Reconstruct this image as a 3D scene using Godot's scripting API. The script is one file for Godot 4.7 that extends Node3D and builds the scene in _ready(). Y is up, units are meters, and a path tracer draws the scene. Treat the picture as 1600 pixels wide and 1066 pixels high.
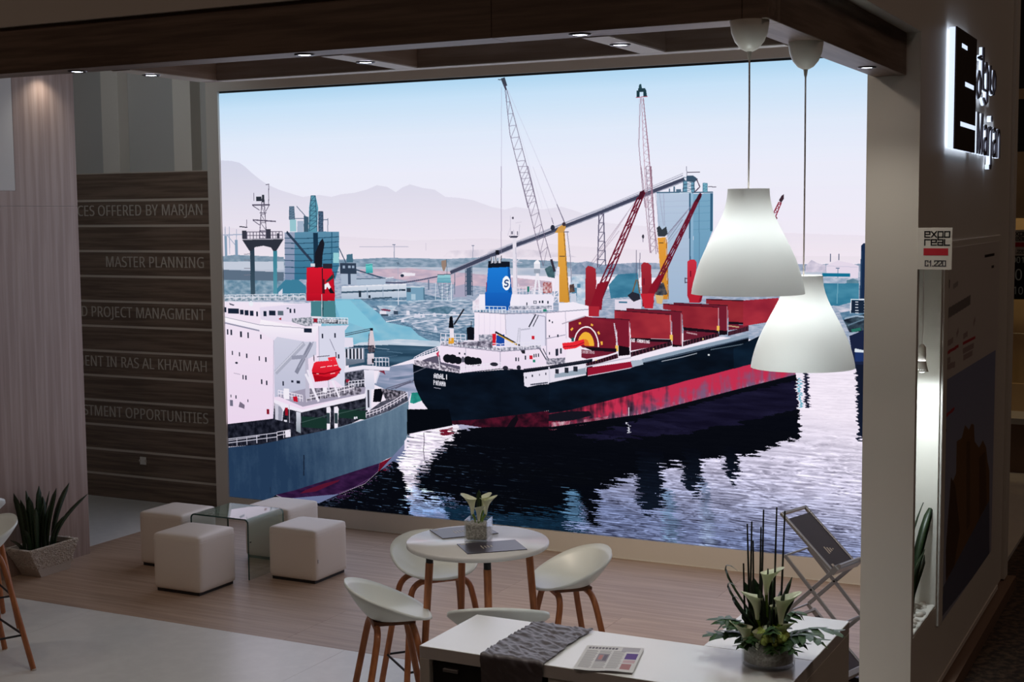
extends Node3D
# An exhibition stand in a dim trade-fair hall: a large LED wall, a timber beam frame, lounge furniture and a reception counter. Metres, y up.

var M := {}
var used := {}
var cv: Image
var nz := FastNoiseLite.new()
var rng := RandomNumberGenerator.new()


func _ready() -> void:
	rng.seed = 7
	nz.noise_type = FastNoiseLite.TYPE_SIMPLEX_SMOOTH
	nz.frequency = 1.0
	nz.fractal_octaves = 3
	# ---- camera
	var cam := Camera3D.new()
	cam.name = "camera"
	cam.fov = 27.380
	cam.position = Vector3(0, 2.6, 0)
	cam.rotation_degrees = Vector3(-5.16599, 27.01006, -0.49686)
	cam.near = 0.05
	cam.far = 80.0
	add_child(cam)
	# ---- surroundings: a closed hall, so the background gives no light
	var we := WorldEnvironment.new()
	we.name = "world_environment"
	var en := Environment.new()
	en.background_mode = Environment.BG_COLOR
	en.background_color = Color(0, 0, 0)
	en.tonemap_mode = Environment.TONE_MAPPER_LINEAR
	en.tonemap_exposure = 1.0
	en.sdfgi_enabled = true
	en.ssao_enabled = true
	en.ssil_enabled = true
	we.environment = en
	add_child(we)
	# ---- large lights: the LED wall's own light, the hall's dim ceiling panels
	area_light("led_screen_light", Vector3(-4.715, 1.904, -9.62), Vector3(-4.715, 1.904, 0), Vector2(6.0, 3.49), 3.4, Color(0.88, 0.91, 1.0))
	for p in HALL_LAMPS:
		area_light("hall_lamp_light", Vector3(p.x, 8.55, p.y), Vector3(p.x, 0, p.y), Vector2(2.4, 0.5), HALL_ENERGY, Color(1.0, 0.86, 0.78))
	materials()
	shell()
	beams()
	spotlights()
	back_left()
	led_screen()
	left_wall()
	right_wall()
	counter()
	lounge()
	bar_set()
	pendants()
	brochure_stand()
	planter()
	neighbours()


const HALL_LAMPS := [Vector2(-9, 1.5), Vector2(-3, 3), Vector2(4, -4), Vector2(4, -14)]
const HALL_ENERGY := 4.4


# ------------------------------------------------------------------ helpers
func numbered(called: String) -> String:
	used[called] = used.get(called, -1) + 1
	return called if used[called] == 0 else "%s_%03d" % [called, used[called]]


func thing(called: String, label: String, category: String, at := Vector3.ZERO, turn := 0.0, group := "") -> Node3D:
	var o := Node3D.new()
	o.name = numbered(called)
	add_child(o)
	o.position = at
	o.rotation.y = turn
	tag(o, label, category, group)
	return o


func tag(o: Node, label: String, category: String, group := "") -> void:
	o.set_meta("label", label)
	o.set_meta("category", category)
	if group:
		o.set_meta("group", group)


func structure(called: String, at := Vector3.ZERO) -> Node3D:
	var o := Node3D.new()
	o.name = numbered(called)
	add_child(o)
	o.position = at
	o.set_meta("kind", "structure")
	return o


func mi(mesh: Mesh, called: String, m: Material, parent: Node) -> MeshInstance3D:
	var o := MeshInstance3D.new()
	o.mesh = mesh
	o.material_override = m
	if parent == self:
		o.name = numbered(called)
		add_child(o)
	else:
		o.name = called
		parent.add_child(o, true)
	return o


func done(st: SurfaceTool, called: String, m: Material, parent: Node) -> MeshInstance3D:
	st.generate_normals()
	return mi(st.commit(), called, m, parent)


func mb(smooth := false) -> SurfaceTool:
	var st := SurfaceTool.new()
	st.begin(Mesh.PRIMITIVE_TRIANGLES)
	st.set_smooth_group(0 if smooth else -1)
	return st


# a convex face turned so that its front looks along «out»
func face(st: SurfaceTool, pts: Array, out: Vector3) -> void:
	var n := Vector3.ZERO
	for i in range(1, pts.size() - 1):
		n += (pts[i] - pts[0]).cross(pts[i + 1] - pts[0])
	if n.dot(out) > 0.0:
		pts = pts.duplicate()
		pts.reverse()
	for i in range(1, pts.size() - 1):
		st.add_vertex(pts[0])
		st.add_vertex(pts[i])
		st.add_vertex(pts[i + 1])


func bx3(st: SurfaceTool, lo: Vector3, hi: Vector3, r := 0.0, xf := Transform3D()) -> void:
	var c := (lo + hi) / 2.0
	var h := (hi - lo).abs() / 2.0
	r = minf(r, minf(h.x, minf(h.y, h.z)) * 0.9)
	var k := func(s: Vector3, a: int) -> Vector3:
		var v := Vector3(s.x * (h.x - r), s.y * (h.y - r), s.z * (h.z - r))
		v[a] = s[a] * h[a]
		return xf * (c + v)
	for a in 3:
		var b := (a + 1) % 3
		var d := (a + 2) % 3
		for s in [-1.0, 1.0]:
			var q := []
			for uv in [[-1.0, -1.0], [1.0, -1.0], [1.0, 1.0], [-1.0, 1.0]]:
				var sv := Vector3.ZERO
				sv[a] = s
				sv[b] = uv[0]
				sv[d] = uv[1]
				q.append(k.call(sv, a))
			var o := Vector3.ZERO
			o[a] = s
			face(st, q, xf.basis * o)
			if r > 0.0:
				for t in [-1.0, 1.0]:
					var e := []
					for w in [-1.0, 1.0]:
						var sv := Vector3.ZERO
						sv[a] = s
						sv[b] = t
						sv[d] = w
						e.append([k.call(sv, a), k.call(sv, b)])
					var oo := Vector3.ZERO
					oo[a] = s
					oo[b] = t
					face(st, [e[0][0], e[1][0], e[1][1], e[0][1]], xf.basis * oo)
	if r > 0.0:
		for i in 8:
			var s := Vector3(-1.0 if i & 1 else 1.0, -1.0 if i & 2 else 1.0, -1.0 if i & 4 else 1.0)
			face(st, [k.call(s, 0), k.call(s, 1), k.call(s, 2)], xf.basis * s)


func box(called: String, lo: Vector3, hi: Vector3, m: Material, parent: Node, r := 0.0) -> MeshInstance3D:
	var st := mb()
	bx3(st, lo, hi, r)
	return done(st, called, m, parent)


# a tube through points; rad is one radius or one for each point
func tube(st: SurfaceTool, pts: Array, rad, sides := 10, squash := 1.0) -> void:
	var rings := []
	var up := Vector3.UP
	for i in pts.size():
		var d: Vector3 = (pts[mini(i + 1, pts.size() - 1)] - pts[maxi(i - 1, 0)]).normalized()
		if absf(d.dot(up)) > 0.95:
			up = Vector3.RIGHT if absf(d.x) < 0.9 else Vector3.FORWARD
		var x := up.cross(d).normalized()
		var y := d.cross(x).normalized()
		up = y
		var r: float = rad[i] if rad is Array else rad
		var ring := []
		for k in sides:
			var a := TAU * k / sides
			ring.append(pts[i] + (x * cos(a) + y * sin(a) * squash) * r)
		rings.append(ring)
	for i in pts.size() - 1:
		for k in sides:
			var j := (k + 1) % sides
			face(st, [rings[i][k], rings[i][j], rings[i + 1][j], rings[i + 1][k]], (rings[i][k] + rings[i][j]) / 2.0 - pts[i])
	st.set_smooth_group(-1)
	face(st, rings[0], pts[0] - pts[1])
	face(st, rings[-1], pts[-1] - pts[-2])
	st.set_smooth_group(0)


func rod(called: String, pts: Array, rad, m: Material, parent: Node, sides := 10) -> MeshInstance3D:
	var st := mb(true)
	tube(st, pts, rad, sides)
	return done(st, called, m, parent)


# profile: Vector2(radius, height) from bottom to top, spun about y
func lathe(st: SurfaceTool, prof: Array, at := Vector3.ZERO, sides := 32, inward := false) -> void:
	for i in prof.size() - 1:
		for k in sides:
			var a := TAU * k / sides
			var b := TAU * (k + 1) / sides
			var f := func(p: Vector2, t: float) -> Vector3: return at + Vector3(p.x * cos(t), p.y, p.x * sin(t))
			var q := [f.call(prof[i], a), f.call(prof[i], b), f.call(prof[i + 1], b), f.call(prof[i + 1], a)]
			var d: Vector2 = prof[i + 1] - prof[i]
			var n := Vector2(d.y, -d.x)
			var m := (a + b) / 2.0
			var o := Vector3(n.x * cos(m), n.y, n.x * sin(m))
			if prof[i].x < 1e-5:
				q = [q[0], q[2], q[3]]
			elif prof[i + 1].x < 1e-5:
				q = [q[0], q[1], q[2]]
			face(st, q, -o if inward else o)


func turned(called: String, prof: Array, m: Material, parent: Node, at := Vector3.ZERO, sides := 32) -> MeshInstance3D:
	var st := mb(true)
	lathe(st, prof, at, sides)
	return done(st, called, m, parent)


# an outline in x, y pushed back by depth along -z, in the axes of xf
func slab(st: SurfaceTool, outline: Array, depth: float, xf := Transform3D()) -> void:
	var n := outline.size()
	var pk := PackedVector2Array(outline)
	var tri := Geometry2D.triangulate_polygon(pk)
	for i in range(0, tri.size(), 3):
		var f := []
		var b := []
		for j in 3:
			var v := pk[tri[i + j]]
			f.append(xf * Vector3(v.x, v.y, 0))
			b.append(xf * Vector3(v.x, v.y, -depth))
		face(st, f, xf.basis.z)
		face(st, b, -xf.basis.z)
	var sgn := 1.0 if not Geometry2D.is_polygon_clockwise(pk) else -1.0
	for i in n:
		var p := pk[i]
		var q := pk[(i + 1) % n]
		var o := Vector3(q.y - p.y, p.x - q.x, 0) * sgn
		face(st, [xf * Vector3(p.x, p.y, 0), xf * Vector3(q.x, q.y, 0), xf * Vector3(q.x, q.y, -depth), xf * Vector3(p.x, p.y, -depth)], xf.basis * o)


# flat strokes of a drawn glyph: each a polyline on a grid
func strokes(st: SurfaceTool, lines: Array, at: Vector2, unit: Vector2, w: float, depth: float, xf: Transform3D) -> void:
	for ln in lines:
		for i in ln.size() - 1:
			var a: Vector2 = at + Vector2(ln[i][0], ln[i][1]) * unit
			var b: Vector2 = at + Vector2(ln[i + 1][0], ln[i + 1][1]) * unit
			var d := (b - a).normalized() * w / 2.0
			var n := Vector2(-d.y, d.x)
			slab(st, [a - d - n, b + d - n, b + d + n, a - d + n], depth, xf)


# lettering whose capitals are «cap» high; right edge (or left, or middle) at «at», reading along xf.x
func letters(called: String, s: String, at: Vector3, cap: float, wide: float, depth: float, m: Material, parent: Node, align := 0, xb := Basis(), bold := false, fit := 0.0) -> MeshInstance3D:
	var t := TextMesh.new()
	var f := SystemFont.new()
	f.font_names = PackedStringArray(["Droid Sans"])
	f.font_weight = 700 if bold else 400
	t.font = f
	t.text = s
	t.font_size = 64
	t.pixel_size = cap / (64.0 * 0.714)
	t.depth = depth
	t.curve_step = 3.0
	t.horizontal_alignment = HORIZONTAL_ALIGNMENT_CENTER
	var bb := t.get_aabb()
	if fit > 0.0:
		wide = fit / bb.size.x
	t.text = "H"
	var dy := -t.get_aabb().position.y   # «at» is on the base line
	t.text = s
	var o := mi(t, called, m, parent)
	var dx := 0.0
	if align > 0:
		dx = -(bb.position.x + bb.size.x) * wide
	elif align < 0:
		dx = -bb.position.x * wide
	o.transform = Transform3D(xb.scaled_local(Vector3(wide, 1, 1)), at + xb * Vector3(dx, dy, 0))
	return o


func area_light(called: String, at: Vector3, towards: Vector3, size: Vector2, energy: float, c: Color, parent: Node = self) -> void:
	var l := AreaLight3D.new()
	l.name = numbered(called)
	parent.add_child(l)
	var d := (towards - at).normalized()
	l.transform = Transform3D(Basis.looking_at(d, Vector3.UP if absf(d.y) < 0.9 else Vector3.BACK), at)
	l.area_size = size
	l.light_energy = energy
	l.light_color = c
	l.area_range = 40.0
	l.shadow_enabled = true


func omni(called: String, at: Vector3, energy: float, c: Color, size: float, parent: Node) -> void:
	var l := OmniLight3D.new()
	l.name = called
	parent.add_child(l, true)
	l.position = at
	l.omni_range = 30.0
	l.omni_attenuation = 2.0
	l.light_energy = energy
	l.light_color = c
	l.light_size = size
	l.shadow_enabled = true


func spot(called: String, at: Vector3, towards: Vector3, energy: float, angle: float, blend: float, c: Color, size: float, parent: Node) -> void:
	var l := SpotLight3D.new()
	l.name = called
	parent.add_child(l, true)
	var d := (towards - at).normalized()
	l.transform = Transform3D(Basis.looking_at(d, Vector3.UP if absf(d.y) < 0.95 else Vector3.BACK), at)
	l.spot_range = 30.0
	l.spot_attenuation = 2.0
	l.spot_angle = angle
	l.spot_angle_attenuation = blend
	l.light_energy = energy
	l.light_color = c
	l.light_size = size
	l.shadow_enabled = true


# ------------------------------------------------------------------ materials
func plain(c: Color, rough := 0.5, metal := 0.0) -> StandardMaterial3D:
	var m := StandardMaterial3D.new()
	m.albedo_color = c
	m.roughness = rough
	m.metallic = metal
	return m


func noise_tex(sd: int, freq: float, oct: int, a: Color, b: Color, lo := 0.25, hi := 0.75, cellular := false) -> NoiseTexture2D:
	var n := FastNoiseLite.new()
	n.seed = sd
	n.noise_type = FastNoiseLite.TYPE_CELLULAR if cellular else FastNoiseLite.TYPE_SIMPLEX_SMOOTH
	n.frequency = freq
	n.fractal_octaves = oct
	n.fractal_gain = 0.6
	var g := Gradient.new()
	g.offsets = PackedFloat32Array([lo, hi])
	g.colors = PackedColorArray([a, b])
	var t := NoiseTexture2D.new()
	t.width = 512
	t.height = 512
	t.seamless = true
	t.noise = n
	t.color_ramp = g
	return t


func grained(t: Texture2D, scale: Vector3, rough: float, offset := Vector3.ZERO) -> StandardMaterial3D:
	var m := plain(Color.WHITE, rough)
	m.albedo_texture = t
	m.uv1_triplanar = true
	m.uv1_world_triplanar = true
	m.uv1_scale = scale
	m.uv1_offset = offset
	return m


func glow(c: Color, energy: float) -> StandardMaterial3D:
	var m := plain(Color(0.9, 0.9, 0.9), 0.4)
	m.emission_enabled = true
	m.emission = c
	m.emission_energy_multiplier = energy
	return m


func materials() -> void:
	var wood := noise_tex(3, 0.008, 5, Color8(160, 135, 116), Color8(181, 156, 136))
	var dark := noise_tex(5, 0.008, 5, Color8(102, 85, 73), Color8(132, 113, 99))
	M.floor_wood = []
	M.beam = []
	for i in 3:
		M.floor_wood.append(grained(wood, Vector3(0.16, 3.5, 3.5), 0.42, Vector3(0.37 * i, 0, 0.31 * i)))
	M.wood_x = grained(dark, Vector3(0.22, 4.0, 4.0), 0.5)
	var pale := noise_tex(6, 0.008, 5, Color8(146, 124, 110), Color8(172, 150, 136))
	M.pale_x = grained(pale, Vector3(0.22, 4.0, 4.0), 0.5)
	M.pale_z = grained(pale, Vector3(4.0, 4.0, 0.22), 0.5)
	M.wood_z = grained(dark, Vector3(4.0, 4.0, 0.22), 0.5)
	M.wood_wall = grained(noise_tex(8, 0.008, 5, Color8(140, 118, 108), Color8(162, 142, 132)), Vector3(4.0, 0.12, 4.0), 0.45)
	M.board = []
	for i in 3:
		M.board.append(grained(dark, Vector3(0.2, 5.0, 4.0), 0.5, Vector3(0.41 * i, 0.3 * i, 0)))
	M.white = plain(Color8(226, 222, 214), 0.5)
	M.white_gloss = plain(Color8(232, 231, 230), 0.2)
	M.white_floor = grained(noise_tex(12, 0.02, 3, Color8(219, 219, 215), Color8(224, 224, 220)), Vector3(0.7, 0.7, 0.7), 0.28)
	M.frame = plain(Color8(218, 212, 204), 0.6)
	M.grey_wall = plain(Color8(196, 196, 194), 0.7)
	M.strip = plain(Color8(206, 196, 184), 0.5)
	M.black = plain(Color8(22, 21, 23), 0.5)
	M.black_gloss = plain(Color8(16, 16, 18), 0.2)
	M.steel = plain(Color8(176, 176, 178), 0.35, 0.85)
	M.leather = plain(Color8(224, 214, 204), 0.42)
	M.oak = grained(noise_tex(21, 0.012, 4, Color8(142, 82, 46), Color8(186, 116, 70)), Vector3(5, 0.6, 5), 0.45)
	M.seat = plain(Color8(228, 234, 232), 0.35)
	M.oak_dark = plain(Color8(110, 66, 40), 0.5)
	M.letter = plain(Color8(196, 190, 180), 0.5)
	M.carpet = grained(noise_tex(30, 0.03, 5, Color8(46, 36, 30), Color8(92, 72, 56), 0.3, 0.7), Vector3(0.9, 0.9, 0.9), 0.95)
	M.hall = plain(Color8(70, 66, 62), 0.9)
	M.leaf = grained(noise_tex(33, 0.02, 3, Color8(34, 62, 34), Color8(66, 98, 52)), Vector3(6, 2, 6), 0.4)
	M.leaf_dark = grained(noise_tex(34, 0.03, 3, Color8(22, 38, 22), Color8(48, 68, 36)), Vector3(8, 3, 8), 0.4)
	M.lily = plain(Color8(236, 240, 214), 0.45)
	M.lily.backlight_enabled = true
	M.lily.backlight = Color(0.35, 0.38, 0.25)
	M.lily_stem = plain(Color8(120, 150, 60), 0.45)
	M.twig = plain(Color8(36, 38, 30), 0.6)
	M.hydrangea = plain(Color8(168, 186, 92), 0.7)
	M.gravel = grained(noise_tex(40, 0.06, 2, Color8(120, 112, 104), Color8(214, 208, 198), 0.2, 0.8, true), Vector3(3, 3, 3), 0.8)
	M.pebble = plain(Color8(206, 202, 194), 0.7)
	M.stone = grained(noise_tex(41, 0.05, 3, Color8(160, 148, 136), Color8(236, 228, 218), 0.2, 0.8), Vector3(6, 6, 6), 0.85)
	M.chips = grained(noise_tex(44, 0.05, 2, Color8(150, 136, 122), Color8(240, 232, 222), 0.3, 0.7), Vector3(14, 14, 14), 0.85)
	M.soil = plain(Color8(60, 48, 38), 0.95)
	M.glass = StandardMaterial3D.new()
	M.glass.transparency = BaseMaterial3D.TRANSPARENCY_ALPHA
	M.glass.albedo_color = Color(0.55, 0.68, 0.61, 0.36)
	M.glass.roughness = 0.02
	M.glass_edge = plain(Color8(22, 62, 52), 0.1)
	M.vase = StandardMaterial3D.new()
	M.vase.transparency = BaseMaterial3D.TRANSPARENCY_ALPHA
	M.vase.albedo_color = Color(0.9, 0.95, 0.94, 0.1)
	M.vase.roughness = 0.03
	M.led = glow(Color(0.92, 0.94, 1.0), 9.0)
	M.trim_ring = plain(Color8(60, 58, 58), 0.35, 0.6)
	M.sign_glow = glow(Color(0.84, 0.90, 1.0), 1.1)
	M.fabric = plain(Color8(98, 92, 96), 0.38)
	M.fabric.rim_enabled = true
	M.fabric.rim = 0.3
	M.paper = plain(Color8(206, 204, 204), 0.7)
	M.leaflet = plain(Color8(58, 52, 62), 0.35)
	M.red = plain(Color8(196, 30, 48), 0.5)
	M.ink = plain(Color8(30, 27, 30), 0.6)
	M.pale_ink = plain(Color8(190, 180, 160), 0.5)
	M.shade = plain(Color8(248, 250, 250), 0.5)
	M.shade.backlight_enabled = true
	M.shade.backlight = Color(0.44, 0.44, 0.44)
	M.cup = plain(Color8(228, 222, 212), 0.4)
	M.cord = plain(Color8(226, 216, 210), 0.6)
	M.bulb = glow(Color(1, 0.98, 0.95), 6.0)
	M.cream = plain(Color8(216, 190, 150), 0.7)
	M.brown = plain(Color8(120, 96, 80), 0.6)


# ------------------------------------------------------------------ hall, platform, floor
func shell() -> void:
	var f := structure("floor")
	box("carpet", Vector3(-16, -0.25, -26), Vector3(9, -0.1, 7), M.carpet, structure("floor"))
	box("ceiling_deck", Vector3(-16, 8.7, -26), Vector3(9, 8.9, 7), M.hall, structure("ceiling"))
	var w := structure("wall_hall")
	box("panel", Vector3(-16.2, -0.1, -26), Vector3(-16, 8.7, 7), M.hall, w)
	box("panel", Vector3(9, -0.1, -26), Vector3(9.2, 8.7, 7), M.hall, w)
	box("panel", Vector3(-16, -0.1, -26.2), Vector3(9, 8.7, -26), M.hall, w)
	box("panel", Vector3(-16, -0.1, 7), Vector3(9, 8.7, 7.2), M.hall, w)
	var k := 0
	for p in HALL_LAMPS:
		var t := thing("hall_ceiling_lamp", ["panel lamp on the hall ceiling in front of the stand, left of the camera", "panel lamp on the hall ceiling behind the camera", "panel lamp on the hall ceiling over the aisle beside the counter", "panel lamp on the hall ceiling over the far end of the aisle"][k], "lamp", Vector3(p.x, 8.7, p.y), 0.0, "panel lamps on the hall ceiling")
		box("housing", Vector3(-1.25, -0.1, -0.3), Vector3(1.25, 0, 0.3), M.hall, t)
		box("lamp_diffuser", Vector3(-1.2, -0.115, -0.25), Vector3(1.2, -0.1, 0.25), glow(Color(1, 0.88, 0.76), 1.5), t)
		k += 1
	# the stand's raised platform: white sheets in front and behind the left wall, timber boards in the lounge
	box("platform", Vector3(-10.6, -0.1, -10.4), Vector3(-1.265, -0.012, -4.3), M.brown, f)
	var xs := [-10.6, -8.64, -6.64, -4.64, -2.64, -1.335]
	for i in 5:
		box("floor_tile", Vector3(xs[i] + 0.0008, -0.012, -6.86), Vector3(xs[i + 1] - 0.0008, 0, -4.3), M.white_floor, f)
	for i in 2:
		box("floor_tile", Vector3([-10.6, -9.3][i] + 0.0008, -0.012, -9.8), Vector3([-9.3, -7.972][i] - 0.0008, 0, -6.862), M.white_floor, f)
	var zs := [-6.862, -7.55, -8.2, -8.9, -9.641]
	for i in 4:
		var cut: Array = [[-7.97, -5.1, -1.59], [-7.97, -6.2, -3.4, -1.59], [-7.97, -4.4, -1.59], [-7.97, -5.9, -3.0, -1.59]][i]
		for j in cut.size() - 1:
			box("floor_board", Vector3(cut[j] + 0.0007, -0.012, zs[i + 1] + 0.0007), Vector3(cut[j + 1] - 0.0007, 0, zs[i] - 0.0007), M.floor_wood[(i + 2 * j) % 3], f)
	box("floor_board", Vector3(-1.585, -0.012, -6.94), Vector3(-1.335, 0, -6.862), M.white_floor, f)


# ------------------------------------------------------------------ timber frame
func beams() -> void:
	var f := structure("trim_1")   # white fascia above the beams
	box("fascia_panel", Vector3(-9.2, 3.453, -4.80), Vector3(-5.3, 4.4, -4.64), M.white, f)
	box("fascia_panel", Vector3(-5.298, 3.453, -4.80), Vector3(-1.331, 4.4, -4.64), M.white, f)
	box("fascia_panel", Vector3(-1.55, 3.453, -6.945), Vector3(-1.331, 4.4, -4.802), M.white, f)
	var b := thing("beam", "long dark timber beam across the front above the seating area", "beam", Vector3(0, 3.251, 0))
	box("cladding", Vector3(-9.2, 0, -4.81), Vector3(-2.45, 0.202, -4.66), M.wood_x, b, 0.002)
	box("cladding", Vector3(-2.449, 0, -4.81), Vector3(-1.49, 0.202, -4.66), M.wood_x, b, 0.002)
	box("corner_block", Vector3(-1.489, 0, -4.81), Vector3(-1.40, 0.202, -4.66), M.wood_x, b, 0.002)
	b = thing("beam", "short timber beam from the front corner back to the white end wall", "beam", Vector3(0, 3.251, 0))
	box("cladding", Vector3(-1.555, 0, -6.947), Vector3(-1.40, 0.202, -4.812), M.wood_z, b, 0.002)
	b = thing("beam", "inner timber beam running parallel behind the front beam", "beam", Vector3(0, 3.251, 0))
	box("cladding", Vector3(-4.326, 0, -5.475), Vector3(-1.557, 0.202, -5.402), M.pale_x, b, 0.002)
	box("underside_strip", Vector3(-4.326, -0.003, -5.473), Vector3(-1.557, 0, -5.404), M.white, b)
	var xs := [-4.44, -3.322, -2.157]
	var lab := ["leftmost short cross beam with downlight, between front and inner beam", "middle short cross beam with downlight, between front and inner beam", "short cross beam with downlight nearest the pendant lamps"]
	for i in 3:
		b = thing("beam", lab[i], "beam", Vector3(xs[i], 3.251, 0), 0.0, "short cross beams")
		box("cladding", Vector3(0, 0, -5.40 if i else -5.475), Vector3(0.113, 0.202, -4.812), M.pale_z, b, 0.002)
		box("underside_strip", Vector3(0.003, -0.003, -5.40), Vector3(0.110, 0, -4.814), M.white, b)
	var d := [
		[Vector3(-7.02, 3.251, -4.745), "recessed downlight in the front beam near the wooden side wall"],
		[Vector3(-4.574, 3.251, -4.745), "lit recessed downlight in the front beam, leftmost in view"],
		[Vector3(-3.342, 3.251, -4.735), "lit recessed downlight under the front beam, second from left"],
		[Vector3(-2.12, 3.251, -4.725), "lit recessed downlight under the front beam left of the pendant lamps"],
		[Vector3(-4.384, 3.247, -5.01), "bright downlight under the leftmost cross beam"],
		[Vector3(-3.265, 3.247, -5.066), "bright downlight under the middle cross beam"],
		[Vector3(-2.10, 3.247, -5.057), "bright downlight under the cross beam nearest the pendant lamps"],
		[Vector3(-1.478, 3.251, -6.462), "lit recessed downlight under the side beam by the white end wall"],
		[Vector3(-7.69, 3.70, -7.70), "downlight on a bracket washing the top of the wooden side wall"],
		[Vector3(-8.09, 4.1, -8.0), "downlight on a bracket behind the wooden side wall, lighting the slatted wall"],
	]
	for i in d.size():
		var t := thing("downlight", d[i][1], "lamp", d[i][0], 0.0, "recessed downlights")
		turned("trim_ring", [Vector2(0.028, -0.004), Vector2(0.036, -0.006), Vector2(0.042, -0.003), Vector2(0.042, 0.0)], M.trim_ring, t, Vector3.ZERO, 24)
		turned("lamp_lens", [Vector2(0, -0.0035), Vector2(0.02, -0.0035), Vector2(0.029, -0.002)], M.led, t, Vector3.ZERO, 20)
		if i == 8:
			box("bracket", Vector3(-0.11, 0, -0.05), Vector3(0.05, 0.03, 0.05), M.grey_wall, t, 0.002)
		if i == 9:
			box("bracket", Vector3(-0.05, 0, -0.05), Vector3(0.088, 0.03, 0.05), M.grey_wall, t, 0.002)
		spot("downlight_beam", Vector3(0, -0.012, 0), Vector3(0, -1, 0) if i < 9 else Vector3(-0.9, -1.2, -1.8), DOWN[i], 62.0, 0.9, Color(1.0, 0.97, 0.92) if i < 9 else Color(0.94, 0.98, 1.0), 0.03, t)


func spotlights() -> void:
	# aimed spots above the picture: they light the lounge and throw the side beam's shadow on the end wall and the left wall's on the slatted wall
	var d := [[Vector3(-2.04, 3.62, -5.44), Vector3(-2.7, 0.1, -9.0), "spotlight standing on the inner beam nearest the pendant lamps"], [Vector3(-3.7, 3.62, -5.44), Vector3(-3.2, 0.0, -9.3), "spotlight standing on the middle of the inner beam"], [Vector3(-6.07, 4.24, -4.95), Vector3(-6.6, 0.3, -8.6), "spotlight clamped behind the white fascia above the lounge"]]
	for i in 3:
		var at: Vector3 = d[i][0]
		var t := thing("spotlight", d[i][2], "lamp", at, 0.0, "spotlights above the beams")
		var dir: Vector3 = (d[i][1] - at).normalized()
		if i < 2:
			box("clamp", Vector3(-0.03, -0.167, -0.03), Vector3(0.03, -0.14, 0.03), M.black, t, 0.003)
			rod("arm", [Vector3(0, -0.15, 0.0), Vector3(0, -0.09, 0.05), -dir * 0.08], 0.008, M.black, t, 8)
		else:
			box("clamp", Vector3(-0.02, -0.02, 0.08), Vector3(0.02, 0.06, 0.149), M.black, t, 0.003)
			rod("arm", [Vector3(0, 0.02, 0.09), Vector3(0, 0.05, 0.03) - dir * 0.05, -dir * 0.08], 0.008, M.black, t, 8)
		var st := mb(true)
		tube(st, [-dir * 0.13, -dir * 0.12, -dir * 0.02, -dir * 0.012], [0.03, 0.045, 0.06, 0.06], 20)
		done(st, "lamp_can", M.black, t)
		rod("lamp_lens", [-dir * 0.0119, -dir * 0.008], 0.052, M.led, t, 20)
		spot("spotlight_beam", dir * 0.01, dir * 2.0, SPOTS[i], CONE[i], 1.0, Color(1.0, 0.92, 0.82), 0.05, t)


const SPOTS := [0.42, 7.5, 0.6]
const CONE := [58.0, 31.0, 58.0]
const DOWN := [0.4, 0.35, 0.35, 0.35, 0.35, 0.35, 0.35, 0.3, 0.2, 0.7]


# ------------------------------------------------------------------ walls
func back_left() -> void:
	# low slatted timber wall with lettering, pale wall with pilasters above it
	var w := structure("wall_back_left")
	box("backing", Vector3(-10.6, 0, -9.90), Vector3(-7.845, 3.0, -9.802), M.strip, w)
	var y := 3.0
	var lines := {1: "SERVICES OFFERED BY MARJAN", 3: "MASTER PLANNING", 5: "AND PROJECT MANAGMENT", 7: "INVESTMENT IN RAS AL KHAIMAH", 9: "INVESTMENT OPPORTUNITIES"}
	var base := {1: 2.619, 3: 2.152, 5: 1.690, 7: 1.228, 9: 0.762}
	for i in 13:
		var top := 3.0 if i == 0 else 2.747 - 0.2308 * (i - 1)
		var low := maxf(0.0, 2.769 - 0.2308 * i)
		var b := box("wood_board", Vector3(-10.6, low, -9.802), Vector3(-7.846, top, -9.790), M.board[i % 3], w)
		if lines.has(i):
			letters("lettering", lines[i], Vector3(-8.035, base[i], -9.788), 0.096, 0.975, 0.004, M.letter, b, 1)
		if i < 12:
			box("light_strip_joint", Vector3(-10.6, 2.747 - 0.2308 * i, -9.802), Vector3(-7.846, 2.769 - 0.2308 * i, -9.793), M.strip, w)
	box("top_cap", Vector3(-10.6, 3.0, -9.90), Vector3(-7.846, 3.008, -9.786), M.strip, w)
	box("upper_wall", Vector3(-10.6, 3.008, -10.10), Vector3(-7.845, 4.4, -9.935), M.grey_wall, w)
	box("lower_back", Vector3(-10.6, 0, -10.10), Vector3(-7.845, 3.008, -9.90), M.grey_wall, w)
	for x in [-10.0, -9.176, -8.345]:
		box("pilaster", Vector3(x, 3.008, -9.935), Vector3(x + 0.2, 4.4, -9.80), M.white, w, 0.003)
	box("header", Vector3(-10.6, 4.02, -9.935), Vector3(-7.845, 4.4, -9.88), M.grey_wall, w)
	var l := structure("wall_far_left")
	box("panel", Vector3(-10.7, 0, -10.1), Vector3(-10.6, 4.4, -4.6), M.grey_wall, l)
	var s := thing("wall_socket", "white double power socket on the lower boards of the slatted timber wall", "socket", Vector3(-8.803, 0.375, -9.790))
	box("plate", Vector3(-0.036, -0.036, 0), Vector3(0.036, 0.036, 0.008), M.white, s, 0.003)
	for x in [-0.017, 0.017]:
		turned("socket_hole", [Vector2(0.0, 0.0085), Vector2(0.012, 0.0085)], M.strip, s, Vector3(x, 0, 0), 12).transform = Transform3D(Basis(Vector3.RIGHT, PI / 2), Vector3(x, 0, 0))


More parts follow.
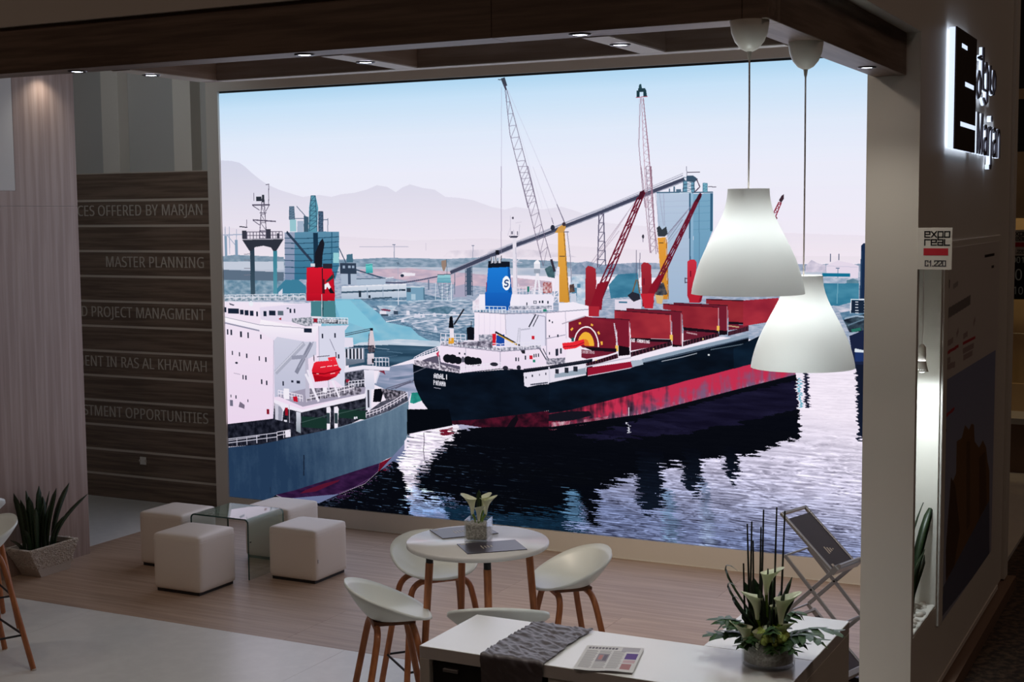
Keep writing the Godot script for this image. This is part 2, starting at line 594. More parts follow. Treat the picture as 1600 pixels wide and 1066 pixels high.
func led_screen() -> void:
	var w := structure("wall_back")
	box("frame_left", Vector3(-7.845, 0, -9.90), Vector3(-7.717, 4.4, -9.641), M.frame, w)
	box("frame_right", Vector3(-1.713, 0, -9.90), Vector3(-1.585, 4.4, -9.641), M.frame, w)
	box("frame_bottom", Vector3(-7.717, 0, -9.90), Vector3(-1.713, 0.156, -9.641), M.frame, w)
	box("frame_top", Vector3(-7.717, 3.668, -9.90), Vector3(-1.713, 4.4, -9.641), M.frame, w)
	box("back_panel", Vector3(-7.845, 0, -10.0), Vector3(-1.585, 4.4, -9.902), M.grey_wall, w)
	box("floor_joint_strip", Vector3(-7.845, 0, -9.641), Vector3(-1.59, 0.006, -9.634), M.white, w)
	var t := thing("led_screen", "huge LED video wall showing cargo ships in a harbour", "screen", Vector3(-4.715, 1.904, -9.66))
	box("housing", Vector3(-3.0, -1.747, -0.12), Vector3(3.0, 1.763, -0.006), M.black, t)
	var st := mb()
	var q := [Vector3(-3, -1.746, 0), Vector3(3, -1.746, 0), Vector3(3, 1.746, 0), Vector3(-3, 1.746, 0)]
	var uv := [Vector2(0, 1), Vector2(1, 1), Vector2(1, 0), Vector2(0, 0)]
	for i in [0, 2, 1, 0, 3, 2]:
		st.set_uv(uv[i])
		st.set_normal(Vector3.BACK)
		st.add_vertex(q[i])
	cv = Image.create(2048, 1193, false, Image.FORMAT_RGB8)
	draw_harbour()
	draw_cranes()
	draw_near_ship()
	draw_far_ship()
	draw_water()
	var m := plain(Color.BLACK, 0.6)
	m.emission_enabled = true
	m.emission = Color.BLACK
	m.emission_texture = ImageTexture.create_from_image(cv)
	m.emission_energy_multiplier = 1.0
	m.specular_mode = BaseMaterial3D.SPECULAR_DISABLED
	m.texture_repeat = false
	mi(st.commit(), "screen_picture", m, t)


func left_wall() -> void:
	var w := structure("wall_left")
	box("core", Vector3(-8.0, 0, -8.035), Vector3(-7.806, 4.4, -4.82), M.grey_wall, w)
	box("wood_panel", Vector3(-7.806, 0, -8.042), Vector3(-7.80, 2.69, -4.82), M.wood_wall, w)
	box("wood_panel", Vector3(-7.806, 2.692, -8.042), Vector3(-7.80, 4.4, -7.435), M.wood_wall, w)
	box("wood_panel", Vector3(-7.806, 2.692, -7.435), Vector3(-7.80, 2.80, -4.82), M.wood_wall, w)
	box("white_panel", Vector3(-7.806, 2.802, -7.433), Vector3(-7.801, 4.4, -4.82), M.grey_wall, w)
	box("end_panel", Vector3(-8.0, 0, -8.042), Vector3(-7.806, 4.4, -8.036), M.wood_wall, w)


func right_wall() -> void:
	# the white end wall: a hollow box with a lit planting niche cut into its aisle side
	var w := structure("wall_right")
	var xo := -1.331
	var xi := -1.585
	var nb := 0.47
	var nt := 2.34
	box("end_face", Vector3(xi, 0, -6.997), Vector3(xo, 4.4, -6.947), M.white, w)
	box("inner_face", Vector3(xi, 0, -9.94), Vector3(xi + 0.02, 4.4, -6.997), M.white, w)
	box("niche_parapet", Vector3(xi + 0.02, 0, -7.60), Vector3(xo, nb, -6.997), M.white, w)
	box("niche_head", Vector3(xi + 0.02, nt, -7.60), Vector3(xo, 4.4, -6.997), M.white, w)
	box("aisle_face", Vector3(xi + 0.02, 0, -9.94), Vector3(xo, 4.4, -7.60), M.white, w)
	box("corner_post", Vector3(xi, 0, -10.37), Vector3(xo - 0.012, 4.4, -9.944), M.white, w)
	box("corner_edge", Vector3(xo - 0.012, 0, -10.37), Vector3(xo + 0.012, 4.4, -10.22), M.white, w)
	box("skirting", Vector3(xo, 0, -9.94), Vector3(xo + 0.006, 0.03, -6.947), M.frame, w)
	# niche planting
	var n := thing("niche_planter", "white tray of pale stones in the lit niche of the end wall", "planter", Vector3(-1.45, nb, -7.3))
	box("tray", Vector3(-0.11, 0, -0.29), Vector3(0.119, 0.02, 0.295), M.white, n, 0.004)
	for i in 46:
		var s := SphereMesh.new()
		s.radius = 0.016 + 0.01 * rng.randf()
		s.height = s.radius * 1.5
		s.radial_segments = 7
		s.rings = 4
		var o := mi(s, "stone", [M.pebble, M.white, M.strip][i % 3], n)
		o.position = Vector3(rng.randf_range(-0.09, 0.1), 0.024, rng.randf_range(-0.27, 0.275))
		o.rotation = Vector3(rng.randf(), rng.randf() * 6.0, 0)
	var pl := thing("snake_plant", "dark snake plant with upright leaves in the lit wall niche", "plant", Vector3(-1.44, nb + 0.02, -7.24))
	for a in [[0.0, 0.0, 0.62, 0.1, -0.02, 0.03], [0.03, -0.10, 0.56, 0.05, -0.30, 0.034], [-0.03, 0.08, 0.50, -0.06, 0.05, 0.03], [0.0, -0.05, 0.44, 0.02, -0.12, 0.025], [0.04, 0.06, 0.40, 0.09, 0.02, 0.028], [0.02, -0.09, 0.27, 0.03, -0.26, 0.034], [-0.04, 0.14, 0.36, 0.0, 0.05, 0.026]]:
		blade(pl, Vector3(a[0], 0, a[1]), Vector3(a[3], a[2], a[4]), a[5] * 0.7, M.leaf_dark)
	var b := thing("bulb_pendant", "bare bulb hanging on a cord in the niche of the white end wall", "lamp", Vector3(-1.362, nt, -7.268))
	rod("cord", [Vector3.ZERO, Vector3(0.004, -0.2, 0.006), Vector3(0, -0.42, 0)], 0.003, M.cord, b, 6)
	turned("lamp_holder", [Vector2(0.0, -0.50), Vector2(0.018, -0.50), Vector2(0.02, -0.47), Vector2(0.019, -0.43), Vector2(0.006, -0.415)], M.cup, b, Vector3.ZERO, 16)
	turned("reflector", [Vector2(0.033, -0.555), Vector2(0.026, -0.53), Vector2(0.02, -0.50)], M.cup, b, Vector3.ZERO, 18)
	turned("bulb", [Vector2(0, -0.562), Vector2(0.022, -0.556), Vector2(0.03, -0.545), Vector2(0.02, -0.52)], M.led, b, Vector3.ZERO, 16)
	spot("bulb_light", Vector3(0, -0.565, 0), Vector3(0, -2, 0), 0.55, 84.0, 0.4, Color(0.93, 0.98, 1.0), 0.03, b)
	# printed panel
	var p := thing("poster", "large framed poster with a seaside towers picture on the aisle side", "poster", Vector3(xo, 1.38, -8.67))
	box("panel_frame", Vector3(0, -1.02, -0.99), Vector3(0.012, 1.06, 1.04), M.white, p, 0.004)
	cv = Image.create(460, 508, false, Image.FORMAT_RGB8)
	cv.fill(Color8(224, 218, 214))
	pg([148,156,190], [168,172,192], [0, 176, 440, 176, 440, 508, 0, 508])
	draw_poster()
	var m := plain(Color.WHITE, 0.4)
	m.albedo_texture = ImageTexture.create_from_image(cv)
	m.texture_repeat = false
	var st := mb()
	var q := [Vector3(0.0145, -1.02, 0.93), Vector3(0.0145, -1.02, -0.93), Vector3(0.0145, 1.02, -0.93), Vector3(0.0145, 1.02, 0.93)]
	var uv := [Vector2(0, 1), Vector2(1, 1), Vector2(1, 0), Vector2(0, 0)]
	for i in [0, 2, 1, 0, 3, 2]:
		st.set_uv(uv[i])
		st.set_normal(Vector3.RIGHT)
		st.add_vertex(q[i])
	mi(st.commit(), "print", m, p)
	box("backing_sheet", Vector3(0.012, -1.02, -0.93), Vector3(0.014, 1.02, 0.93), M.white, p)
	wall_sign()
	stand_number(Vector3(-1.250, 2.418, -6.94), "white square stand-number sign reading expo real C1.220 on the end wall", 1.0)


func blade(parent: Node, a: Vector3, tip: Vector3, w: float, m: Material, called := "leaf", twist := 0.0) -> void:
	# a thick sword leaf from a to a + tip, with a shallow channel
	var st := mb(true)
	var n := 8
	var side := Vector3(tip.z, 0, -tip.x)
	side = side.normalized() if side.length() > 0.01 else Vector3.RIGHT
	side = side.rotated(Vector3.UP, twist + a.x * 20.0)
	var out := side.cross(Vector3.UP).normalized()
	var rows := []
	for i in n + 1:
		var t := float(i) / n
		var c := a + Vector3(tip.x * t * t, tip.y * t, tip.z * t * t)
		var hw := w * (0.55 + 0.9 * t) * (1.0 if t < 0.5 else sqrt(maxf(0.0, 1.0 - pow((t - 0.5) / 0.5, 2.0)))) + 0.0008
		rows.append([c - side * hw, c - out * hw * 0.25 - out * 0.003, c + side * hw, c - out * hw * 0.25 + out * 0.002])
	for i in n:
		for k in 4:
			var j := (k + 1) % 4
			var o: Vector3 = -out if k < 2 else out
			face(st, [rows[i][k], rows[i][j], rows[i + 1][j], rows[i + 1][k]], o)
	done(st, called, m, parent)


func wall_sign() -> void:
	# back-lit company sign: a dark plate on a glowing body, dark letters with glowing bodies
	var xo := -1.331
	var t := thing("company_sign", "back-lit dark plate sign with three light slots beside raised letters", "sign", Vector3(xo, 3.238, -7.955))
	box("lamp_body", Vector3(0.012, -0.312, -0.318), Vector3(0.042, 0.312, 0.335), M.sign_glow, t)
	box("face_plate", Vector3(0.042, -0.315, -0.325), Vector3(0.050, 0.315, 0.33), plain(Color8(58, 46, 42), 0.5), t)
	for r in [[0.17, 0.004, 0.233, 0.022], [0.045, -0.235, 0.04, 0.024], [0.17, -0.308, -0.178, 0.024]]:
		box("light_slot", Vector3(0.0495, r[2] - r[3] / 2.0, r[1]), Vector3(0.0515, r[2] + r[3] / 2.0, r[0]), M.sign_glow, t)
	area_light("company_sign_light", Vector3(0.011, 0, 0.0), Vector3(-0.5, 0, 0.0), Vector2(0.7, 0.68), 0.05, Color(0.84, 0.9, 1), t)
	var dark := plain(Color8(96, 90, 98), 0.35, 0.3)
	var xb := Basis(Vector3(0, 0, -1), Vector3.UP, Vector3.RIGHT)
	var l := thing("sign_letters", "raised back-lit letters reading Marjan beside the dark plate sign", "sign", Vector3(xo, 2.925, -8.86))
	letters("letter_glow", "Marjan", Vector3(0.024, 0, 0), 0.235, 1.0, 0.024, M.sign_glow, l, 0, xb, false, 0.90)
	letters("letter_face", "Marjan", Vector3(0.040, 0, 0), 0.235, 1.0, 0.008, dark, l, 0, xb, false, 0.90)
	area_light("sign_letters_light", Vector3(0.008, 0.12, 0), Vector3(-0.5, 0.12, 0), Vector2(0.9, 0.22), 0.02, Color(0.84, 0.9, 1), l)
	# the upper line: curved script strokes
	var s := thing("sign_script", "raised back-lit script above the word Marjan on the aisle wall", "sign", Vector3(xo, 3.30, -8.45))
	var glyphs := [
		[Vector2(0.03, 0.18), Vector2(-0.06, 0.165), Vector2(0.05, 0.165)],
		[Vector2(-0.10, 0.02), Vector2(-0.02, 0.09), Vector2(0.04, 0.04), Vector2(0.03, -0.03), Vector2(-0.04, -0.06), Vector2(-0.10, -0.02), Vector2(-0.10, 0.02)],
		[Vector2(0.12, 0.24), Vector2(0.12, 0.03), Vector2(0.14, 0.0)],
		[Vector2(0.18, 0.10), Vector2(0.24, 0.16), Vector2(0.30, 0.10), Vector2(0.30, 0.0), Vector2(0.18, 0.0)],
		[Vector2(0.30, 0.02), Vector2(0.29, -0.06), Vector2(0.22, -0.08), Vector2(0.16, -0.05)],
		[Vector2(0.40, 0.16), Vector2(0.40, 0.02), Vector2(0.46, 0.0)],
		[Vector2(0.54, 0.14), Vector2(0.50, 0.07), Vector2(0.54, 0.0), Vector2(0.60, 0.04), Vector2(0.60, 0.11), Vector2(0.54, 0.14)],
	]
	for g in glyphs:
		var a := []
		for p in g:
			a.append(Vector3(0.026, p.y, -p.x))
		var st := mb(true)
		tube(st, a, 0.0095, 6)
		done(st, "letter_glow", M.sign_glow, s)
		for i in a.size():
			a[i] = a[i] + Vector3(0.016, 0, 0)
		rod("letter_face", a, 0.0085, dark, s, 6)
	area_light("sign_script_light", Vector3(0.008, 0.06, -0.25), Vector3(-0.5, 0.06, -0.25), Vector2(0.8, 0.25), 0.02, Color(0.84, 0.9, 1), s)


func stand_number(at: Vector3, label: String, k: float) -> void:
	var t := thing("stand_number_sign", label, "sign", at)
	box("board", Vector3(-0.081, -0.101, -0.006) * k, Vector3(0.081, 0.101, 0.0) * k, M.white, t, 0.001)
	var st := mb()
	var e := [[[0, 2], [4, 2], [4, 4], [0, 4], [0, 0], [4, 0]]]
	var x := [[[0, 0], [4, 4]], [[0, 4], [4, 0]]]
	var p := [[[0, -1.8], [0, 4], [4, 4], [4, 0], [0, 0]]]
	var o := [[[0, 0], [4, 0], [4, 4], [0, 4], [0, 0]]]
	var r := [[[0, 0], [0, 4], [4, 4]]]
	var a := [[[0, 4], [4, 4], [4, 0], [0, 0], [0, 2], [4, 2]]]
	var l := [[[0, 4], [0, 0], [4, 0]]]
	var u := Vector2(0.0057, 0.0065) * k
	var w := 0.0058 * k
	var row := 0
	for word in [[e, x, p, o], [r, e, a, l]]:
		for i in 4:
			strokes(st, word[i], Vector2(-0.047 + 0.0308 * i, 0.056 - 0.0385 * row) * k, u, w, 0.0015, Transform3D(Basis(), Vector3(0, 0, 0.0015)))
		row += 1
	done(st, "lettering", M.ink, t)
	box("red_bar", Vector3(-0.052, -0.032, 0) * k, Vector3(0.063, 0.002, 0.0012) * k, M.red, t)
	st = mb()
	var g := [[[[4, 3], [4, 4], [0, 4], [0, 0], [4, 0], [4, 1]]], [[[0.5, 3], [2, 4], [2, 0]]], [[[1, 0], [1.6, 0]]], [[[0, 3.2], [0, 4], [4, 4], [4, 2.2], [0, 0.6], [0, 0], [4, 0]]], [[[0, 3.2], [0, 4], [4, 4], [4, 2.2], [0, 0.6], [0, 0], [4, 0]]], o]
	var xx := [-0.043, -0.024, -0.011, 0.001, 0.02, 0.039]
	for i in 6:
		strokes(st, g[i], Vector2(xx[i], -0.083) * k, Vector2(0.0031, 0.0062) * k, 0.0052 * k, 0.0015, Transform3D(Basis(), Vector3(0, 0, 0.0015)))
	done(st, "number", plain(Color8(96, 92, 96), 0.6), t)


# ------------------------------------------------------------------ reception counter and what stands on it
func counter() -> void:
	var t := thing("reception_counter", "white L-shaped reception counter in the foreground", "counter", Vector3(-2.0, 0, -5.0))
	var o := Vector3(2.0, 0, 5.0)
	box("worktop", Vector3(-2.80, 0.85, -5.14) + o, Vector3(-1.347, 0.90, -4.66) + o, M.white_gloss, t, 0.002)
	box("return_worktop", Vector3(-1.785, 0.85, -5.715) + o, Vector3(-1.347, 0.90, -5.1405) + o, M.white_gloss, t, 0.002)
	box("side_panel", Vector3(-2.80, 0, -5.14) + o, Vector3(-2.755, 0.85, -4.66) + o, M.white, t, 0.002)
	box("side_panel", Vector3(-1.392, 0, -5.715) + o, Vector3(-1.347, 0.85, -4.66) + o, M.white, t, 0.002)
	box("back_panel", Vector3(-2.755, 0, -5.14) + o, Vector3(-1.785, 0.85, -5.11) + o, M.white, t)
	box("return_panel", Vector3(-1.785, 0, -5.715) + o, Vector3(-1.75, 0.85, -5.1405) + o, M.white, t)
	box("end_panel", Vector3(-1.75, 0, -5.715) + o, Vector3(-1.392, 0.85, -5.68) + o, M.white, t)
	box("front_panel", Vector3(-2.24, 0.0, -4.70) + o, Vector3(-1.392, 0.85, -4.672) + o, M.white, t)
	box("plinth", Vector3(-2.755, 0, -5.10) + o, Vector3(-2.24, 0.08, -4.75) + o, M.black, t)
	var y := 0.845
	for i in 3:
		var d := box("drawer", Vector3(-2.753, y - 0.245, -5.05) + o, Vector3(-2.243, y, -4.685) + o, M.black, t, 0.002)
		box("handle", Vector3(-2.700, y - 0.040, -4.685) + o, Vector3(-2.632, y - 0.026, -4.668) + o, M.steel, d, 0.002)
		y -= 0.25
	# crumpled table runner over the top and down the front
	var st := mb(true)
	var nu := 60
	var nv := 110
	var grid := []
	var length := 0.46 + 0.30
	for j in nv + 1:
		var row := []
		var s := length * j / nv
		for i in nu + 1:
			var u := float(i) / nu
			var fold := 0.0075 * pow(1.0 - absf(nz.get_noise_2d(u * 1.1 + s * 2.5 + 5.0, s * 13.0 - u * 2.2)), 2.5) + 0.003 * nz.get_noise_2d(u * 2.2, s * 30.0 + 9.0) + 0.0032
			var x := lerpf(-2.522, -2.252, u) + 0.012 * nz.get_noise_2d(s * 4.0, u * 0.8)
			if s < 0.466:
				var shear := -0.0
				row.append(Vector3(x + shear, 0.9015 + fold, -5.13 + s))
			else:
				var q := s - 0.466
				var a := minf(q / 0.01, PI / 2)
				row.append(Vector3(x, 0.9015 + fold * maxf(0.0, 1.0 - q * 60.0) - maxf(q - 0.006, 0.0), -4.662 + 0.006 * sin(a) + fold * 0.7))
		grid.append(row)
	for j in nv:
		for i in nu:
			face(st, [grid[j][i], grid[j][i + 1], grid[j + 1][i + 1], grid[j + 1][i]], Vector3(0, 1, 0.9))
	var r := done(st, "table_runner", M.fabric, self)
	tag(r, "crumpled dark grey satin runner laid across the white counter", "table runner")
	# newspaper
	cv = Image.create(360, 260, false, Image.FORMAT_RGB8)
	cv.fill(Color8(214, 212, 214))
	for i in 9:
		cv.fill_rect(Rect2i(20 + i * 21, 16, 15, 20), Color8(110, 106, 116))
	for i in 3:
		for k in 17:
			if i == 1 and k > 2 and k < 11:
				continue
			cv.fill_rect(Rect2i(18 + i * 84, 52 + k * 11, 66 + (k * 7 + i * 5) % 11, 4), Color8(126, 122, 128))
	cv.fill_rect(Rect2i(102, 84, 70, 84), Color8(146, 140, 150))
	cv.fill_rect(Rect2i(112, 100, 24, 46), Color8(186, 130, 130))
	cv.fill_rect(Rect2i(142, 96, 22, 60), Color8(110, 104, 120))
	cv.fill_rect(Rect2i(272, 70, 72, 62), Color8(96, 70, 140))
	cv.fill_rect(Rect2i(272, 140, 72, 30), Color8(200, 170, 180))
	cv.fill_rect(Rect2i(272, 180, 60, 56), Color8(170, 120, 124))
	cv.fill_rect(Rect2i(232, 8, 110, 44), Color8(176, 172, 182))
	var pm := plain(Color.WHITE, 0.8)
	pm.albedo_texture = ImageTexture.create_from_image(cv)
	pm.texture_repeat = false
	var p := thing("newspaper", "folded newspaper with a purple picture lying on the white counter", "newspaper", Vector3(-2.048, 0.9005, -4.812), 0.235)
	for layer in 2:
		st = mb(true)
		for i in 14:
			for j in 6:
				var q := []
				for c in [[0, 0], [1, 0], [1, 1], [0, 1]]:
					var u: float = (i + c[0]) / 14.0
					var v: float = (j + c[1]) / 6.0
					var h: float = 0.002 + 0.004 * layer + 0.005 * sin(u * 9.0 + v * 2.0) * maxf(0.0, v - 0.6) + 0.003 * u * layer
					q.append([Vector2(u, v), Vector3((u - 0.5) * 0.225, h, (v - 0.5) * 0.30)])
				for c in [0, 1, 2, 0, 2, 3]:
					st.set_uv(q[c][0])
					st.add_vertex(q[c][1])
		st.generate_normals()
		mi(st.commit(), "sheet", pm if layer else M.paper, p)
	flower_bowl()


func flower_bowl() -> void:
	var t := thing("flower_bowl", "round glass bowl of gravel with calla lilies and dark leaves on the counter", "flower arrangement", Vector3(-1.49, 0.9, -5.03))
	turned("glass_bowl", [Vector2(0, 0.0), Vector2(0.094, 0.0), Vector2(0.1, 0.006), Vector2(0.101, 0.10), Vector2(0.099, 0.102), Vector2(0.096, 0.10), Vector2(0.095, 0.018), Vector2(0, 0.014)], M.vase, t, Vector3.ZERO, 40)
	turned("gravel", [Vector2(0, 0.018), Vector2(0.092, 0.018), Vector2(0.093, 0.085), Vector2(0.07, 0.094), Vector2(0, 0.098)], M.gravel, t, Vector3.ZERO, 36)
	# green hydrangea ball, low in front
	var st := mb(true)
	for i in 90:
		var d := Vector3(rng.randf_range(-1, 1), rng.randf_range(-0.3, 1), rng.randf_range(-1, 1)).normalized()
		var c := Vector3(0.025, 0.115, 0.045) + Vector3(d.x * 0.062, d.y * 0.04, d.z * 0.05)
		ball(st, c, 0.013, 5)
	done(st, "hydrangea_head", M.hydrangea, t)
	st = mb(true)
	for i in 26:
		ball(st, Vector3(-0.055 + rng.randf_range(-0.03, 0.03), 0.105 + rng.randf_range(0, 0.015), 0.05 + rng.randf_range(-0.03, 0.02)), 0.011, 5)
	done(st, "hydrangea_head", M.hydrangea, t)
	# straight dark reeds
	for a in [[-0.07, 0.0, -0.085, 0.46], [-0.06, 0.03, -0.062, 0.475], [-0.045, -0.02, -0.035, 0.45], [-0.03, 0.0, -0.022, 0.52], [0.022, 0.01, 0.03, 0.535], [0.035, -0.02, 0.056, 0.52], [-0.08, 0.02, -0.095, 0.31], [0.0, 0.02, 0.0, 0.30], [-0.052, 0.01, -0.06, 0.40]]:
		rod("reed", [Vector3(a[0], 0.07, a[1]), Vector3((a[0] + a[2]) / 2, 0.07 + a[3] / 2, a[1]), Vector3(a[2], 0.07 + a[3], a[1] * 0.6)], [0.0045, 0.004, 0.003], M.twig, t, 6)
	# calla lilies
	for a in [[Vector3(0.0, 0.37, 0.03), 0.3, 1.0], [Vector3(-0.025, 0.285, 0.06), -2.4, 1.05], [Vector3(0.062, 0.285, 0.05), 0.4, 1.15], [Vector3(-0.06, 0.17, 0.08), -2.6, 1.0], [Vector3(0.05, 0.175, 0.03), -0.4, 1.0], [Vector3(-0.015, 0.155, 0.09), 0.9, 0.8], [Vector3(0.02, 0.235, 0.0), 0.2, 0.7]]:
		calla(t, a[0], a[1], a[2], Vector3(a[0].x * 0.2, 0.06, a[0].z * 0.2))
	# broad cut leaves fanning out
	for a in [[2.75, 0.25, 0.05, 0.0], [3.25, 0.22, 0.02, 0.0], [3.7, 0.17, 0.05, 0.0], [0.15, 0.26, 0.075, 0.0], [-0.35, 0.23, 0.07, 0.0], [0.7, 0.18, 0.03, 0.0], [-0.75, 0.17, 0.03, 0.0], [-1.2, 0.13, 0.02, 0.0], [2.2, 0.15, 0.03, 0.0], [4.3, 0.14, 0.03, 0.0]]:
		cut_leaf(t, a[0], a[1], a[2])
	for i in 9:
		cut_leaf(t, 0.35 + i * 0.68, 0.12 + 0.02 * (i % 3), 0.05 + 0.05 * (i % 2))
	# arching strap leaves and a rosette of upright dark blades
	for a in [[-0.14, 0.28, 0.02], [-0.12, 0.22, 0.05], [-0.10, 0.17, 0.05]]:
		var pts := []
		for i in 9:
			var s := i / 8.0
			pts.append(Vector3(a[0] * sin(s * PI * 0.85) + 0.02 * (1 - s) - 0.05 * s, 0.09 + a[1] * sin(s * PI * 0.62), a[2]))
		strap(t, pts, 0.012)
	for i in 24:
		var an := i * 2.4
		blade(t, Vector3(cos(an) * 0.035, 0.09, sin(an) * 0.035), Vector3(cos(an) * (0.02 + 0.0025 * i), 0.10 + 0.015 * ((i * 5) % 11), sin(an) * 0.04), 0.019, M.leaf_dark, "leaf", an)
	for i in 12:
		var an := i * 0.55
		blade(t, Vector3(cos(an) * 0.06, 0.085, sin(an) * 0.06), Vector3(cos(an) * 0.055, 0.03, sin(an) * 0.055), 0.012, M.leaf_dark, "leaf", an)


func ball(st: SurfaceTool, c: Vector3, r: float, n := 6) -> void:
	var f := func(i: int, k: int) -> Vector3:
		var a := PI * i / n
		var b := TAU * k / n
		return c + Vector3(sin(a) * cos(b), cos(a), sin(a) * sin(b)) * r
	for i in n:
		for k in n:
			var q := [f.call(i, k), f.call(i, k + 1), f.call(i + 1, k + 1), f.call(i + 1, k)]
			if i == 0:
				q = [q[0], q[2], q[3]]
			elif i == n - 1:
				q = [q[0], q[1], q[2]]
			face(st, q, (q[0] + q[1] + q[2]) / 3.0 - c)


func strap(parent: Node, pts: Array, w: float) -> void:
	var st := mb(true)
	for i in pts.size() - 1:
		var wa := w * sin(PI * (0.12 + 0.86 * i / (pts.size() - 1)))
		var wb := w * sin(PI * (0.12 + 0.86 * (i + 1) / (pts.size() - 1)))
		face(st, [pts[i] - Vector3(0, 0, wa), pts[i] + Vector3(0, 0, wa), pts[i + 1] + Vector3(0, 0, wb), pts[i + 1] - Vector3(0, 0, wb)], Vector3(-0.3, 1, 0))
	done(st, "strap_leaf", M.leaf_dark, parent)


func calla(parent: Node, at: Vector3, turn: float, k: float, root: Vector3) -> void:
	# flared trumpet with one drawn-out lip; stem below
	var st := mb(true)
	var nu := 16
	var nv := 8
	var g := []
	for j in nv + 1:
		var t := float(j) / nv
		var row := []
		for i in nu + 1:
			var a := TAU * i / nu
			var lip := pow((1.0 + cos(a)) / 2.0, 3.0)
			var r := (0.007 + 0.012 * t + 0.020 * pow(t, 4.0) * (0.55 + 0.9 * lip)) * k
			var y := (0.095 * t - 0.012 * pow(t, 5.0) * (1.0 - lip) + 0.012 * pow(t, 6.0) * lip) * k
			row.append(at + Vector3(r * cos(a) + 0.016 * pow(t, 3.0) * k * (0.4 + lip * 0.8), y - 0.095 * k, r * sin(a)).rotated(Vector3.UP, turn))
		g.append(row)
	for j in nv:
		for i in nu:
			face(st, [g[j][i], g[j][i + 1], g[j + 1][i + 1], g[j + 1][i]], g[j][i] - at - Vector3(0, g[j][i].y - at.y, 0))
	var fl := done(st, "calla_flower", M.lily, parent)
	rod("spadix", [at + Vector3(0, -0.07 * k, 0), at + Vector3(0, -0.02 * k, 0)], [0.003, 0.0025], plain(Color8(222, 190, 70), 0.6), fl, 6)
	rod("stem", [root, (root + at) / 2 + Vector3(0, -0.03, 0), at + Vector3(0, -0.09 * k, 0)], [0.005, 0.0055, 0.007], M.lily_stem, parent, 8)


func cut_leaf(parent: Node, dir: float, length: float, rise: float) -> void:
	# a deeply lobed leaf: midrib with pairs of finger lobes
	var st := mb(true)
	var d := Vector3(cos(dir), 0, -sin(dir))
	var s := Vector3(-d.z, 0, d.x)
	var mid := func(t: float) -> Vector3: return d * (0.05 + length * 0.85 * t) + Vector3(0, 0.095 + rise * sin(t * 2.2) - 0.02 * t, 0)
	for i in 10:
		var a: Vector3 = mid.call(i / 10.0)
		var b: Vector3 = mid.call((i + 1) / 10.0)
		var w := 0.022 * (1.0 - i / 11.0)
		face(st, [a - s * w, a + s * w, b + s * w * 0.95, b - s * w * 0.95], Vector3.UP)
	for i in 5:
		for q in [-1.0, 1.0]:
			var t := 0.18 + 0.17 * i
			var c: Vector3 = mid.call(t)
			var l := length * (0.34 - 0.22 * absf(t - 0.45))
			var e: Vector3 = c + (d * 0.75 + s * q).normalized() * l + Vector3(0, -0.012 + 0.01 * sin(i * 2.0 + q), 0)
			var h: Vector3 = c.lerp(e, 0.55)
			var wd := d * 0.018
			face(st, [c - wd, c + wd, h + wd * 0.95, h - wd * 0.95], Vector3.UP)
			face(st, [h - wd * 0.95, h + wd * 0.95, e], Vector3.UP)
	var tip: Vector3 = mid.call(1.12)
	var m9: Vector3 = mid.call(0.95)
	face(st, [m9 - s * 0.01, m9 + s * 0.01, tip], Vector3.UP)
	done(st, "cut_leaf", M.leaf, parent)


